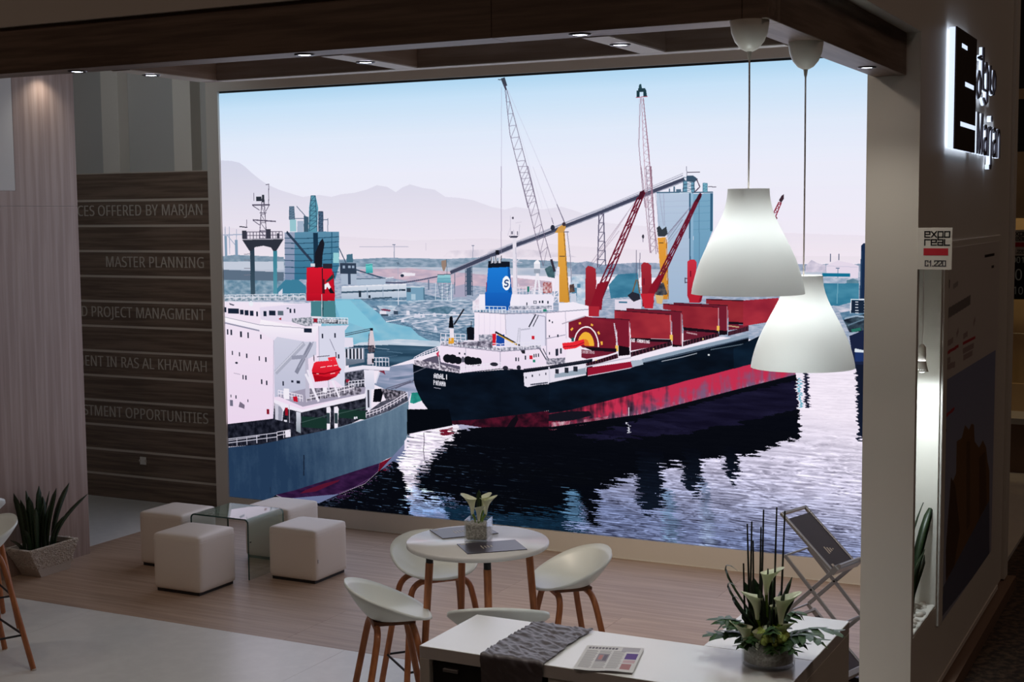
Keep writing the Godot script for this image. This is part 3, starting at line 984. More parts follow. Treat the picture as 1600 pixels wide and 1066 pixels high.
# ------------------------------------------------------------------ lounge: cube stools round a bent-glass table
func lounge() -> void:
	var c := [
		[Vector3(-6.405, 0, -7.615), 0.412, "white cube stool nearest the camera, left of the glass table leg"],
		[Vector3(-6.985, 0, -8.125), 0.412, "white cube stool at the back left beside the glass table"],
		[Vector3(-6.415, 0, -8.655), 0.405, "white cube stool behind the glass table against the screen wall"],
		[Vector3(-5.865, 0, -8.22), 0.385, "white cube stool to the right of the glass table"],
	]
	for i in 4:
		var t := thing("cube_stool", c[i][2], "stool", c[i][0], 0.0, "white cube stools")
		box("base", Vector3(-0.185, 0, -0.185), Vector3(0.185, 0.022, 0.185), M.black, t)
		var h: float = c[i][1]
		var st := mb(true)
		cushion(st, Vector3(-0.206, 0.018, -0.2), Vector3(0.206, h, 0.2), 0.026)
		done(st, "upholstery", M.leather, t)
		st = mb(true)
		tube(st, [Vector3(-0.195, h - 0.045, 0.2005), Vector3(0.195, h - 0.045, 0.2005)], 0.0018, 5)
		tube(st, [Vector3(0.2065, h - 0.045, 0.19), Vector3(0.2065, h - 0.045, -0.19)], 0.0018, 5)
		done(st, "seam", M.leather, t)
		if i == 3:
			box("zip_tag", Vector3(0.2062, 0.15, 0.17), Vector3(0.2085, 0.175, 0.178), M.steel, t)
	var g := thing("glass_table", "low bent-glass coffee table between the white cube stools", "table", Vector3(-6.428, 0, -8.13))
	var prof := []
	var x := 0.262
	var h := 0.443
	var r := 0.035
	prof.append(Vector2(-x, 0))
	for i in 7:
		var a := PI - PI / 2 * i / 6
		prof.append(Vector2(-x + r + r * cos(a), h - r + r * sin(a)))
	for i in 7:
		var a := PI / 2 - PI / 2 * i / 6
		prof.append(Vector2(x - r + r * cos(a), h - r + r * sin(a)))
	prof.append(Vector2(x, 0))
	var st := mb(true)
	var th := 0.01
	var z0 := 0.212
	var inner := []
	for i in prof.size():
		var dd: Vector2 = (prof[mini(i + 1, prof.size() - 1)] - prof[maxi(i - 1, 0)]).normalized()
		inner.append(prof[i] - Vector2(-dd.y, dd.x) * th)
	for i in prof.size() - 1:
		var n: Vector2 = (prof[i + 1] - prof[i]).normalized()
		var o := Vector3(-n.y, n.x, 0)
		face(st, [Vector3(prof[i].x, prof[i].y, z0), Vector3(prof[i + 1].x, prof[i + 1].y, z0), Vector3(prof[i + 1].x, prof[i + 1].y, -z0), Vector3(prof[i].x, prof[i].y, -z0)], o)
	done(st, "glass_sheet", M.glass, g)
	for z in [z0, -z0]:
		st = mb()
		for i in prof.size() - 1:
			face(st, [Vector3(prof[i].x, prof[i].y, z), Vector3(prof[i + 1].x, prof[i + 1].y, z), Vector3(inner[i + 1].x, inner[i + 1].y, z), Vector3(inner[i].x, inner[i].y, z)], Vector3(0, 0, z))
			face(st, [Vector3(prof[i].x, prof[i].y, z), Vector3(prof[i + 1].x, prof[i + 1].y, z), Vector3(prof[i + 1].x, prof[i + 1].y, z - signf(z) * 0.004), Vector3(prof[i].x, prof[i].y, z - signf(z) * 0.004)], Vector3(prof[i].x, 1, 0))
			face(st, [Vector3(inner[i].x, inner[i].y, z), Vector3(inner[i + 1].x, inner[i + 1].y, z), Vector3(inner[i + 1].x, inner[i + 1].y, z - signf(z) * 0.004), Vector3(inner[i].x, inner[i].y, z - signf(z) * 0.004)], Vector3(-prof[i].x, -1, 0))
		done(st, "polished_edge", M.glass_edge, g)
	box("maker_mark", Vector3(x - 0.0005, 0.27, z0 - 0.03), Vector3(x + 0.0006, 0.278, z0 - 0.012), M.black, g)


func cushion(st: SurfaceTool, lo: Vector3, hi: Vector3, r: float) -> void:
	# a rounded, slightly domed box
	var n := 10
	var c := (lo + hi) / 2.0
	var h := (hi - lo) / 2.0
	for a in 3:
		for s in [-1.0, 1.0]:
			var g := []
			for i in n + 1:
				var row := []
				for j in n + 1:
					var v := Vector3.ZERO
					v[a] = s
					var e := func(q: float) -> float: return -1.0 + 2.0 * (0.5 - 0.5 * cos(PI * q))
					v[(a + 1) % 3] = e.call(float(i) / n)
					v[(a + 2) % 3] = e.call(float(j) / n)
					var p := v * h
					var core := Vector3(clampf(p.x, -h.x + r, h.x - r), clampf(p.y, -h.y + r, h.y - r), clampf(p.z, -h.z + r, h.z - r))
					var d := p - core
					p = core + d.normalized() * r if d.length() > 1e-6 else p
					p += Vector3(v.x * 0.004 * (1 - v.y * v.y) * (1 - v.z * v.z), v.y * 0.008 * (1 - v.x * v.x) * (1 - v.z * v.z) if v.y > 0 else 0.0, v.z * 0.004 * (1 - v.x * v.x) * (1 - v.y * v.y))
					row.append(c + p)
				g.append(row)
			for i in n:
				for j in n:
					face(st, [g[i][j], g[i + 1][j], g[i + 1][j + 1], g[i][j + 1]], g[i][j] + g[i + 1][j + 1] - 2.0 * c)


# ------------------------------------------------------------------ bar table and stools
func stool(label: String, at: Vector3, turn: float, lift := 0.0) -> void:
	# turn 0: the sitter looks along +z, the raised back is at -z
	var t := thing("bar_stool", label, "stool", at, turn, "white bar stools with wooden legs")
	if not M.has("stool_meshes"):
		M.stool_meshes = stool_meshes()
	for p in M.stool_meshes:
		mi(p[1], p[0], p[2], t)


func stool_meshes() -> Array:
	var out := []
	var st := mb(true)
	var nr := 14
	var na := 44
	var f := func(rr: float, an: float, th: float) -> Vector3:
		var back := (1.0 - cos(an)) / 2.0   # an = 0 at the front
		var side := absf(sin(an))
		var w := 0.212 + 0.01 * side
		var dz := 0.187 + 0.015 * back
		var k := pow(pow(absf(sin(an)), 2.3) + pow(absf(cos(an)), 2.3), -1.0 / 2.3)
		var rim := -0.016 + 0.178 * pow(back, 1.08)
		var s := pow(clampf((rr - 0.45) / 0.55, 0.0, 1.0), 1.7)
		var flare := 1.0 + 0.10 * back * s
		return Vector3(sin(an) * w * k * rr * flare, 0.712 + rim * s - 0.012 * (1.0 - rr * rr) - th, cos(an) * dz * k * rr * flare)
	var g := []
	var gb := []
	for i in nr + 1:
		var a := []
		var b := []
		for k in na:
			var rr := float(i) / nr
			a.append(f.call(rr, TAU * k / na, 0.0))
			var e: Vector3 = f.call(rr * 0.985, TAU * k / na, 0.011)
			b.append(e + Vector3(e.x, 0, e.z).normalized() * 0.006 * rr)
		g.append(a)
		gb.append(b)
	for i in nr:
		for k in na:
			var j := (k + 1) % na
			if i == 0:
				face(st, [g[0][0], g[1][k], g[1][j]], Vector3.UP)
				face(st, [gb[0][0], gb[1][k], gb[1][j]], Vector3.DOWN)
			else:
				var inw := Vector3(-g[i][k].x, 0.25, -g[i][k].z)
				face(st, [g[i][k], g[i][j], g[i + 1][j], g[i + 1][k]], inw if i > 8 else Vector3.UP)
				face(st, [gb[i][k], gb[i][j], gb[i + 1][j], gb[i + 1][k]], -inw if i > 8 else Vector3.DOWN)
	for k in na:
		var j := (k + 1) % na
		face(st, [g[nr][k], g[nr][j], gb[nr][j], gb[nr][k]], Vector3(g[nr][k].x, 0.6, g[nr][k].z))
	st.generate_normals()
	out.append(["seat_shell", st.commit(), M.seat])
	# two bent-wood frames, each an inverted U with a leg at either end
	for z in [-1.0, 1.0]:
		st = mb(true)
		var pts := []
		var foot := Vector3(0.25, 0, 0.215 * z)
		var top := Vector3(0.165, 0.665, 0.085 * z)
		for q in [-1.0, 1.0]:
			var f0 := Vector3(q * foot.x, 0, foot.z)
			var t0 := Vector3(q * top.x, top.y, top.z)
			var half := [f0, f0.lerp(t0, 0.45), Vector3(q * 0.1815, 0.54, 0)]
			for i in 6:
				var an := PI / 2 * (i + 1) / 6.0
				half.append(Vector3(q * (top.x - 0.075 + 0.082 * cos(an)), top.y - 0.082 + 0.082 * sin(an), top.z))
			if q > 0.0:
				half.reverse()
			for h in half:
				h.z = lerpf(foot.z, top.z, h.y / top.y)
				pts.append(h)
		tube(st, pts, 0.0165, 10)
		st.generate_normals()
		out.append(["leg_frame", st.commit(), M.oak])
	st = mb()
	bx3(st, Vector3(-0.10, 0.672, -0.10), Vector3(0.10, 0.692, 0.10), 0.003)
	st.generate_normals()
	out.append(["seat_mount", st.commit(), M.oak_dark])
	# black footrest bars
	var q := []
	for s in [[-1, -1], [1, -1], [1, 1], [-1, 1]]:
		q.append(Vector3(lerpf(0.25, 0.165, 0.32) * s[0], 0.21, lerpf(0.215, 0.085, 0.32) * s[1]))
	for i in 4:
		st = mb(true)
		tube(st, [q[i], q[(i + 1) % 4]], 0.0065, 8)
		st.generate_normals()
		out.append(["footrest_bar", st.commit(), M.black])
	st = mb(true)
	for s in [[-1, -1], [1, -1], [1, 1], [-1, 1]]:
		tube(st, [Vector3(0.2505 * s[0], 0.0, 0.2155 * s[1]), Vector3(0.249 * s[0], 0.008, 0.2145 * s[1])], 0.0172, 10)
	st.generate_normals()
	out.append(["foot_glide", st.commit(), M.strip])
	return out


func bar_set() -> void:
	var h := 1.0
	var t := thing("bar_table", "round white bar table on slim wooden legs in front of the screen", "table", Vector3(-3.24, 0, -5.965))
	turned("table_top", [Vector2(0, h - 0.026), Vector2(0.346, h - 0.026), Vector2(0.351, h - 0.022), Vector2(0.352, h - 0.006), Vector2(0.348, h), Vector2(0, h)], M.white_gloss, t, Vector3.ZERO, 64)
	for a in [[-0.155, 0.18], [0.19, -0.16], [-0.04, 0.27], [0.09, 0.03]]:
		pass
	for a in LEGS:
		var d := Vector3(cos(a), 0, sin(a))
		rod("leg", [d * 0.33, d * 0.26 + Vector3(0, h - 0.08, 0)], [0.013, 0.0195], M.oak, t, 12)
		rod("leg_socket", [d * 0.26 + Vector3(0, h - 0.08, 0), d * 0.257 + Vector3(0, h - 0.026, 0)], 0.018, M.black, t, 12)
	var v := thing("glass_vase", "square glass vase of gravel with short calla lilies on the round table", "vase", Vector3(-3.235, h, -5.965), 0.25)
	var s := 0.058
	for w in [[Vector3(-s, 0, s - 0.005), Vector3(s, 0.112, s)], [Vector3(-s, 0, -s), Vector3(s, 0.112, -s + 0.005)], [Vector3(-s, 0, -s + 0.005), Vector3(-s + 0.005, 0.112, s - 0.005)], [Vector3(s - 0.005, 0, -s + 0.005), Vector3(s, 0.112, s - 0.005)], [Vector3(-s + 0.005, 0, -s + 0.005), Vector3(s - 0.005, 0.014, s - 0.005)]]:
		box("glass_wall", w[0], w[1], M.vase, v, 0.001)
	box("gravel", Vector3(-s + 0.006, 0.015, -s + 0.006), Vector3(s - 0.006, 0.092, s - 0.006), M.gravel, v, 0.006)
	for a in [[Vector3(-0.03, 0.22, 0.0), 2.9, 0.95], [Vector3(0.035, 0.215, -0.01), 0.3, 0.9], [Vector3(0.01, 0.18, 0.03), -1.0, 0.8], [Vector3(0.015, 0.22, -0.03), 0.9, 0.8]]:
		calla(v, a[0], a[1], a[2], Vector3(a[0].x * 0.3, 0.07, a[0].z * 0.3))
	blade(v, Vector3(0.0, 0.09, -0.01), Vector3(0, 0.16, -0.01), 0.012, M.leaf_dark)
	var lf := [[[Vector2(-3.582, -6.053), Vector2(-3.404, -5.919), Vector2(-3.229, -6.153), Vector2(-3.355, -6.272)], "dark leaflet half behind the glass vase on the round table"], [[Vector2(-3.29, -5.845), Vector2(-3.145, -5.70), Vector2(-2.934, -5.895), Vector2(-3.08, -6.045)], "dark leaflet in front of the glass vase on the round table"]]
	for l in lf:
		var q: Array = l[0]
		var c: Vector2 = (q[0] + q[1] + q[2] + q[3]) / 4.0
		var e: Vector2 = (q[3] - q[0] + q[2] - q[1]).normalized()
		var b := thing("leaflet", l[1], "leaflet", Vector3(c.x, h, c.y), -e.angle(), "dark leaflets on the round table")
		box("cover", Vector3(-0.148, 0.0005, -0.105), Vector3(0.148, 0.004, 0.105), M.leaflet, b, 0.0008)
		for i in 4:
			box("printed_mark", Vector3(-0.05 + 0.016 * i, 0.004, -0.03 + 0.006 * (i % 2)), Vector3(-0.045 + 0.016 * i, 0.0044, 0.03 - 0.008 * i), M.pale_ink, b)
		box("printed_line", Vector3(-0.135, 0.004, -0.09), Vector3(-0.11, 0.0044, -0.075), M.pale_ink, b)
	stool("white bar stool on wooden legs in front of the table, left side", Vector3(-3.50, 0, -5.575), deg_to_rad(130))
	stool("white bar stool behind the round table, seen under its left edge", Vector3(-3.74, 0, -6.40), deg_to_rad(50))
	stool("white bar stool to the right of the round table", Vector3(-2.985, 0, -6.47), deg_to_rad(-48))
	stool("white bar stool mostly hidden behind the reception counter", Vector3(-2.91, 0, -5.55), deg_to_rad(205))
	stool("white bar stool cut off by the left picture edge", Vector3(-6.38, 0, -5.68), deg_to_rad(-25))
	stool("white bar stool only just showing at the left edge above another stool", Vector3(-7.07, 0, -6.22), deg_to_rad(-120))


const LEGS := [0.9, 2.2, 3.9, 5.6]


# ------------------------------------------------------------------ pendants over the counter
func pendants() -> void:
	var d := [[Vector3(-1.475, 3.251, -4.70), 0.932, 0.195, "left white bell-shaped pendant lamp, hanging higher and nearer"], [Vector3(-1.47, 3.251, -5.40), 1.26, 0.202, "right white bell-shaped pendant lamp, hanging lower"]]
	for i in 2:
		var t := thing("pendant_lamp", d[i][3], "lamp", d[i][0], 0.0, "white pendant lamps")
		turned("ceiling_cup", [Vector2(0.0, -0.104), Vector2(0.012, -0.103), Vector2(0.03, -0.094), Vector2(0.05, -0.07), Vector2(0.062, -0.04), Vector2(0.067, -0.006), Vector2(0.067, 0.0)], M.cup, t, Vector3.ZERO, 32)
		turned("strain_relief", [Vector2(0.003, -0.135), Vector2(0.006, -0.125), Vector2(0.0095, -0.10)], M.cup, t, Vector3.ZERO, 12)
		var b: float = -d[i][1]    # rim
		var r: float = d[i][2]
		var hh := 0.362
		rod("cord", [Vector3(0, -0.12, 0), Vector3(0.001, (b + hh) * 0.5, 0), Vector3(0, b + hh - 0.03, 0)], 0.0032, M.cord, t, 8)
		var prof := []
		for p in [[1.0, 0.0], [0.99, 0.045], [0.968, 0.105], [0.937, 0.17], [0.895, 0.245], [0.84, 0.325], [0.77, 0.41], [0.692, 0.495], [0.612, 0.58], [0.535, 0.66], [0.47, 0.735], [0.42, 0.81], [0.388, 0.88], [0.372, 0.945], [0.368, 1.0]]:
			prof.append(Vector2(p[0] * r, b + p[1] * hh))
		var st := mb(true)
		lathe(st, prof, Vector3.ZERO, 56)
		done(st, "shade", M.shade, t)
		rod("lamp_holder", [Vector3(0, b + hh - 0.035, 0), Vector3(0, b + hh - 0.11, 0)], 0.02, M.cup, t, 16)
		rod("shade_support", [Vector3(-0.36 * r, b + hh - 0.03, 0), Vector3(0.36 * r, b + hh - 0.03, 0)], 0.004, M.cup, t, 8)
		rod("shade_support", [Vector3(0, b + hh - 0.03, -0.36 * r), Vector3(0, b + hh - 0.03, 0.36 * r)], 0.004, M.cup, t, 8)
		var by := b + hh * 0.47
		rod("lamp_holder_stem", [Vector3(0, b + hh - 0.11, 0), Vector3(0, by + 0.055, 0)], 0.017, M.cup, t, 16)
		var sp := mb(true)
		ball(sp, Vector3(0, by, 0), 0.06, 14)
		done(sp, "bulb", M.bulb, t)
		omni("bulb_light", Vector3(0, by, 0), PENDANT, Color(0.95, 1.0, 1.0), 0.058, t)


const PENDANT := 0.17


# ------------------------------------------------------------------ folding brochure stand, left planter
func brochure_stand() -> void:
	# turned to face the end wall; own +z is the reader's side
	var t := thing("brochure_stand", "folding zigzag metal brochure stand behind the counter by the end wall", "stand", Vector3(-1.918, 0, -7.521), 1.2815)
	var bw := 0.12
	var a := 0.17
	var lv := [0.06, 0.385, 0.71]
	for s in [-1.0, 1.0]:
		for i in 2:
			for q in [-1.0, 1.0]:
				var st := mb()
				bar(st, Vector3(s * bw + q * 0.005, lv[i], -a * q), Vector3(s * bw + q * 0.005, lv[i + 1], a * q), 0.011)
				done(st, "scissor_bar", M.steel, t)
			rod("pivot_pin", [Vector3(s * bw - 0.012, (lv[i] + lv[i + 1]) / 2, 0), Vector3(s * bw + 0.012, (lv[i] + lv[i + 1]) / 2, 0)], 0.006, M.black, t, 8)
	for y in lv:
		rod("cross_rod", [Vector3(-bw, y, a), Vector3(bw, y, a)], 0.006, M.steel, t, 8)
		rod("cross_rod", [Vector3(-bw, y, -a), Vector3(bw, y, -a)], 0.006, M.steel, t, 8)
	for i in 2:
		# sloping pockets, each a frame with a dark sheet in it
		var lo := Vector3(0, 0.669, 0.125) if i == 0 else Vector3(0, 0.09, 0.19)
		var hi := lo + Vector3(0, 0.2744, -0.3258)
		var up := (hi - lo).normalized()
		var nrm := Vector3.RIGHT.cross(up).normalized()
		var ln := (hi - lo).length()
		var xf := Transform3D(Basis(Vector3.RIGHT, up, nrm), lo)
		var sp := mb()
		for s in [-1.0, 1.0]:
			bx3(sp, Vector3(s * bw - 0.009, 0, -0.009), Vector3(s * bw + 0.009, ln, 0.009), 0.002, xf)
		bx3(sp, Vector3(-bw, ln - 0.016, -0.009), Vector3(bw, ln, 0.009), 0.002, xf)
		bx3(sp, Vector3(-bw - 0.01, -0.02, -0.008), Vector3(bw + 0.01, 0.012, 0.04), 0.002, xf)
		var f := done(sp, "pocket_frame", M.steel, t)
		sp = mb()
		bx3(sp, Vector3(-bw + 0.010, 0.012, -0.003), Vector3(bw - 0.010, ln - 0.05, 0.005), 0.0, xf)
		done(sp, "dark_sheet", M.leaflet, f)
		sp = mb()
		for k in 5:
			sp = mb()
			if k == 4:
				bx3(sp, Vector3(-bw + 0.03, 0.02, 0.005), Vector3(-bw + 0.05, 0.04, 0.006), 0.0, xf)
				done(sp, "printed_mark", M.strip, f)
				continue
			bx3(sp, Vector3(-0.03 + 0.02 * k, 0.10 + 0.006 * k, 0.005), Vector3(-0.020 + 0.02 * k, 0.15 - 0.008 * k, 0.006), 0.0, xf)
			done(sp, "printed_mark", M.strip, f)
	for s in [-1.0, 1.0]:
		box("foot", Vector3(s * bw - 0.015, 0, -0.22), Vector3(s * bw + 0.015, 0.03, 0.22), M.black, t, 0.004)
		for q in [-1.0, 1.0]:
			box("foot_stem", Vector3(s * bw - 0.008, 0.03, q * a - 0.008), Vector3(s * bw + 0.008, 0.06, q * a + 0.008), M.black, t)


func bar(st: SurfaceTool, a: Vector3, b: Vector3, w: float) -> void:
	var d := (b - a).normalized()
	var x := Vector3.RIGHT if absf(d.x) < 0.9 else Vector3.UP
	var y := d.cross(x).normalized()
	x = y.cross(d).normalized()
	bx3(st, Vector3(-w * 0.35, -w, 0), Vector3(w * 0.35, w, (b - a).length()), 0.0015, Transform3D(Basis(x, y, d), a))


func planter() -> void:
	var t := thing("stone_planter", "tapered rough stone planter standing against the wooden side wall", "planter", Vector3(-7.69, 0, -7.45))
	var st := mb()
	var lo := [Vector3(-0.105, 0, 0.11), Vector3(0.09, 0, 0.11), Vector3(0.09, 0, -0.17), Vector3(-0.105, 0, -0.17)]
	var hi := [Vector3(-0.105, 0.228, 0.26), Vector3(0.14, 0.228, 0.26), Vector3(0.14, 0.228, -0.215), Vector3(-0.105, 0.228, -0.215)]
	var inn := []
	var soil := []
	for p in hi:
		var q := Vector3(p.x * 0.84 + 0.003, 0.228, p.z * 0.9)
		inn.append(q)
		soil.append(Vector3(q.x, 0.19, q.z))
	for i in 4:
		var j := (i + 1) % 4
		face(st, [lo[i], lo[j], hi[j], hi[i]], (lo[i] + lo[j]) * Vector3(1, 0, 1) - Vector3(0, 0, -0.03))
		face(st, [hi[i], hi[j], inn[j], inn[i]], Vector3.UP)
		face(st, [inn[i], inn[j], soil[j], soil[i]], -(hi[i] + hi[j]) * Vector3(1, 0, 1))
	face(st, lo, Vector3.DOWN)
	done(st, "pot", M.stone, t)
	st = mb()
	face(st, soil, Vector3.UP)
	done(st, "soil", M.soil, t)
	# rough chips of stone set into the faces
	st = mb()
	for i in 3:
		var j := (i + 1) % 4
		for k in (620 if i == 1 else 320):
			var u := rng.randf()
			var v := sqrt(rng.randf() * 0.92 + 0.08)
			var c: Vector3 = (lo[i].lerp(lo[j], u)).lerp(hi[i].lerp(hi[j], u), v)
			var r := 0.006 + 0.006 * rng.randf()
			var bs := Basis.from_euler(Vector3(rng.randf() * 3.0, rng.randf() * 6.0, 0))
			for q in 8:
				var e := [bs.x * (r if q & 1 else -r), bs.y * (r * 0.8 if q & 2 else -r * 0.8), bs.z * (r if q & 4 else -r)]
				face(st, [c + e[0], c + e[1], c + e[2]], e[0] + e[1] + e[2])
	done(st, "stone_chips", M.chips, t).set_meta("kind", "stuff")
	var p := thing("snake_plant", "dark snake plant growing in the rough stone planter", "plant", Vector3(-7.67, 0.19, -7.42))
	for a in [[0.0, 0.16, 0.46, 0.02, 0.10, 0.028], [0.02, 0.10, 0.42, 0.03, 0.05, 0.03], [0.0, 0.02, 0.47, 0.02, 0.0, 0.032], [0.03, -0.03, 0.44, 0.05, -0.06, 0.03], [-0.02, 0.06, 0.44, -0.03, 0.02, 0.028], [0.02, -0.09, 0.45, 0.03, -0.16, 0.026], [0.03, -0.10, 0.35, 0.08, -0.28, 0.02], [-0.03, -0.05, 0.40, 0.0, -0.08, 0.028], [0.04, 0.08, 0.34, 0.07, 0.07, 0.028], [0.04, 0.0, 0.33, 0.06, 0.01, 0.03], [0.0, 0.18, 0.14, 0.05, 0.16, 0.022], [0.01, 0.13, 0.40, 0.0, 0.06, 0.026], [0.03, 0.05, 0.36, 0.06, 0.0, 0.026], [0.0, -0.02, 0.38, -0.02, -0.03, 0.028], [0.03, 0.14, 0.20, 0.08, 0.12, 0.022], [0.03, -0.06, 0.24, 0.09, -0.08, 0.024]]:
		blade(p, Vector3(a[0], 0, a[1]), Vector3(a[3], a[2], a[4]), a[5] * 0.85, M.leaf_dark)


# ------------------------------------------------------------------ stands beyond the aisle
func neighbours() -> void:
	var f := thing("stand_platform", "pale floor of the next stand beyond the end wall", "platform", Vector3(-4.5, -0.1, -15))
	box("deck", Vector3(-4.0, 0, -5.0), Vector3(3.08, 0.03, 4.5), M.white_floor, f)
	var k := thing("black_screen_wall", "narrow black panel just behind the end wall's far edge", "panel", Vector3(-1.66, -0.07, -10.9))
	box("panel", Vector3(-0.12, 0, -0.04), Vector3(0.145, 4.4, 0.04), M.black, k)
	box("edge_profile", Vector3(0.145, 0, -0.04), Vector3(0.15, 4.4, 0.04), M.black_gloss, k)
	var c := thing("service_counter", "brown counter with a pale top on the next stand", "counter", Vector3(-1.95, -0.07, -15.2))
	box("front", Vector3(-1.0, 0.0, -0.3), Vector3(0.45, 0.50, 0.3), M.brown, c)
	box("top", Vector3(-1.02, 0.50, -0.32), Vector3(0.47, 0.56, 0.32), M.grey_wall, c)
	box("shelf_panel", Vector3(-1.0, 0.56, -0.3), Vector3(0.45, 0.85, -0.25), M.cream, c)
	var w := thing("lit_wall", "warmly lit cream wall of the stand across the aisle", "wall", Vector3(-2.3, -0.07, -16.2))
	box("panel", Vector3(-1.4, 0, -0.1), Vector3(1.2, 5.2, 0.0), M.cream, w)
	box("post", Vector3(0.42, 0.8, 0.3), Vector3(0.45, 1.95, 0.33), M.steel, w)
	box("rail", Vector3(-0.4, 1.9, 0.28), Vector3(1.2, 1.98, 0.36), M.brown, w)
	rod("cable", [Vector3(-0.4, 1.36, 0.3), Vector3(0.4, 1.34, 0.3), Vector3(1.2, 1.37, 0.3)], 0.005, M.steel, w, 6)
	omni("stand_lamp", Vector3(0.35, 3.9, 1.2), 0.7, Color(1.0, 0.86, 0.62), 0.2, w)
	var s := thing("number_board", "black board with pale numbers hanging over the next stand", "sign", Vector3(-1.9, 1.72, -14.6))
	box("board", Vector3(-0.4, 0, -0.06), Vector3(0.4, 0.46, 0.0), M.black, s)
	box("upper_board", Vector3(-0.4, 0.80, -0.06), Vector3(0.029, 1.45, 0.0), M.black, s)
	box("panel_strip", Vector3(0.03, 0.80, -0.05), Vector3(0.4, 1.45, 0.0), M.cream, s)
	box("middle_board", Vector3(-0.4, 1.451, -0.06), Vector3(0.4, 1.96, 0.0), M.black, s)
	box("pale_band", Vector3(-0.4, 1.961, -0.05), Vector3(0.4, 2.06, 0.0), M.cream, s)
	box("top_board", Vector3(-0.4, 2.061, -0.06), Vector3(0.4, 3.9, 0.0), M.black, s)
	for r in [["1001", 0.36, 0.06], ["1010", 0.19, 0.11], ["0101", 0.05, 0.075]]:
		letters("numbers", r[0], Vector3(-0.02, r[1], 0.004), r[2], 0.9, 0.004, plain(Color8(214, 232, 236), 0.5), s, -1)
	stand_number(Vector3(-1.83, 2.28, -14.55), "distant white stand-number sign half cut off at the right edge", 1.25)


# ------------------------------------------------------------------ drawing on images: flat print for the video wall, the poster and the newspaper
func spans(a: Array) -> PackedInt32Array:
	# rows of a filled polygon, given as x, y, x, y ...: y, x0, x1 for each run
	var out := PackedInt32Array()
	var n := a.size() / 2
	var y0 := 1 << 20
	var y1 := -1
	for i in n:
		y0 = mini(y0, a[2 * i + 1])
		y1 = maxi(y1, a[2 * i + 1])
	var wd := cv.get_width()
	for y in range(maxi(0, y0), mini(cv.get_height() - 1, y1) + 1):
		var xs := PackedFloat32Array()
		var fy := y + 0.5
		for i in n:
			var j := (i + 1) % n
			var ya: float = a[2 * i + 1]
			var yb: float = a[2 * j + 1]
			if (ya <= fy) != (yb <= fy):
				xs.append(a[2 * i] + (fy - ya) / (yb - ya) * (a[2 * j] - a[2 * i]))
		xs.sort()
		for k in range(0, xs.size() - 1, 2):
			var p := clampi(roundi(xs[k]), 0, wd)
			var q := clampi(roundi(xs[k + 1]), 0, wd)
			if q > p:
				out.append(y)
				out.append(p)
				out.append(q)
	return out


func ink(c: Array) -> Color:
	return Color8(c[0], c[1], c[2])


func p(c: Array, a: Array) -> void:
	var s := spans(a)
	var col := ink(c)
	for i in range(0, s.size(), 3):
		cv.fill_rect(Rect2i(s[i + 1], s[i], s[i + 2] - s[i + 1], 1), col)


func pg(c: Array, d: Array, a: Array) -> void:
	var s := spans(a)
	if s.is_empty():
		return
	var c0 := ink(c)
	var c1 := ink(d)
	var h := maxf(1.0, s[s.size() - 3] - s[0])
	for i in range(0, s.size(), 3):
		cv.fill_rect(Rect2i(s[i + 1], s[i], s[i + 2] - s[i + 1], 1), c0.lerp(c1, (s[i] - s[0]) / h))


func pn(c: Array, d: Array, fx: float, fy: float, a: Array) -> void:
	var s := spans(a)
	var c0 := ink(c)
	var c1 := ink(d)
	for i in range(0, s.size(), 3):
		for x in range(s[i + 1], s[i + 2]):
			cv.set_pixel(x, s[i], c0.lerp(c1, clampf(0.5 + 0.85 * nz.get_noise_2d(x * fx, s[i] * fy), 0.0, 1.0)))


func l(c: Array, w: float, a: Array, alpha := 1.0) -> void:
	if w < 2.0:
		alpha *= w / 2.0
		w = 2.0
	var col := ink(c)
	for i in range(0, a.size() - 2, 2):
		var u := Vector2(a[i], a[i + 1])
		var v := Vector2(a[i + 2], a[i + 3])
		var d := (v - u).normalized() * w / 2.0
		var n := Vector2(-d.y, d.x)
		var q := []
		for k in [u - n, v - n, v + n, u + n]:
			q.append(k.x)
			q.append(k.y)
		for k in 4:
			q[2 * k] = float(q[2 * k])
		var s := spans_f(q)
		for k in range(0, s.size(), 3):
			if alpha >= 0.99:
				cv.fill_rect(Rect2i(s[k + 1], s[k], s[k + 2] - s[k + 1], 1), col)
			else:
				for x in range(s[k + 1], s[k + 2]):
					cv.set_pixel(x, s[k], cv.get_pixel(x, s[k]).lerp(col, alpha))


func spans_f(a: Array) -> PackedInt32Array:
	# as spans(), for the thin quads of lines
	var out := PackedInt32Array()
	var y0 := 1e9
	var y1 := -1e9
	for i in 4:
		y0 = minf(y0, a[2 * i + 1])
		y1 = maxf(y1, a[2 * i + 1])
	for y in range(maxi(0, floori(y0)), mini(cv.get_height() - 1, ceili(y1)) + 1):
		var lo := 1e9
		var hi := -1e9
		var fy := y + 0.5
		for i in 4:
			var j := (i + 1) % 4
			var ya: float = a[2 * i + 1]
			var yb: float = a[2 * j + 1]
			if (ya <= fy) != (yb <= fy):
				var x: float = a[2 * i] + (fy - ya) / (yb - ya) * (a[2 * j] - a[2 * i])
				lo = minf(lo, x)
				hi = maxf(hi, x)
		if hi >= lo:
			var p0 := clampi(roundi(lo), 0, cv.get_width())
			var p1 := clampi(maxi(roundi(hi), roundi(lo) + 1), 0, cv.get_width())
			if p1 > p0:
				out.append_array(PackedInt32Array([y, p0, p1]))
	return out


func bx(c: Array, a: Array) -> void:
	for i in range(0, a.size(), 4):
		cv.fill_rect(Rect2i(a[i], a[i + 1], maxi(2, a[i + 2] - a[i]), maxi(2, a[i + 3] - a[i + 1])).intersection(Rect2i(0, 0, cv.get_width(), cv.get_height())), ink(c))


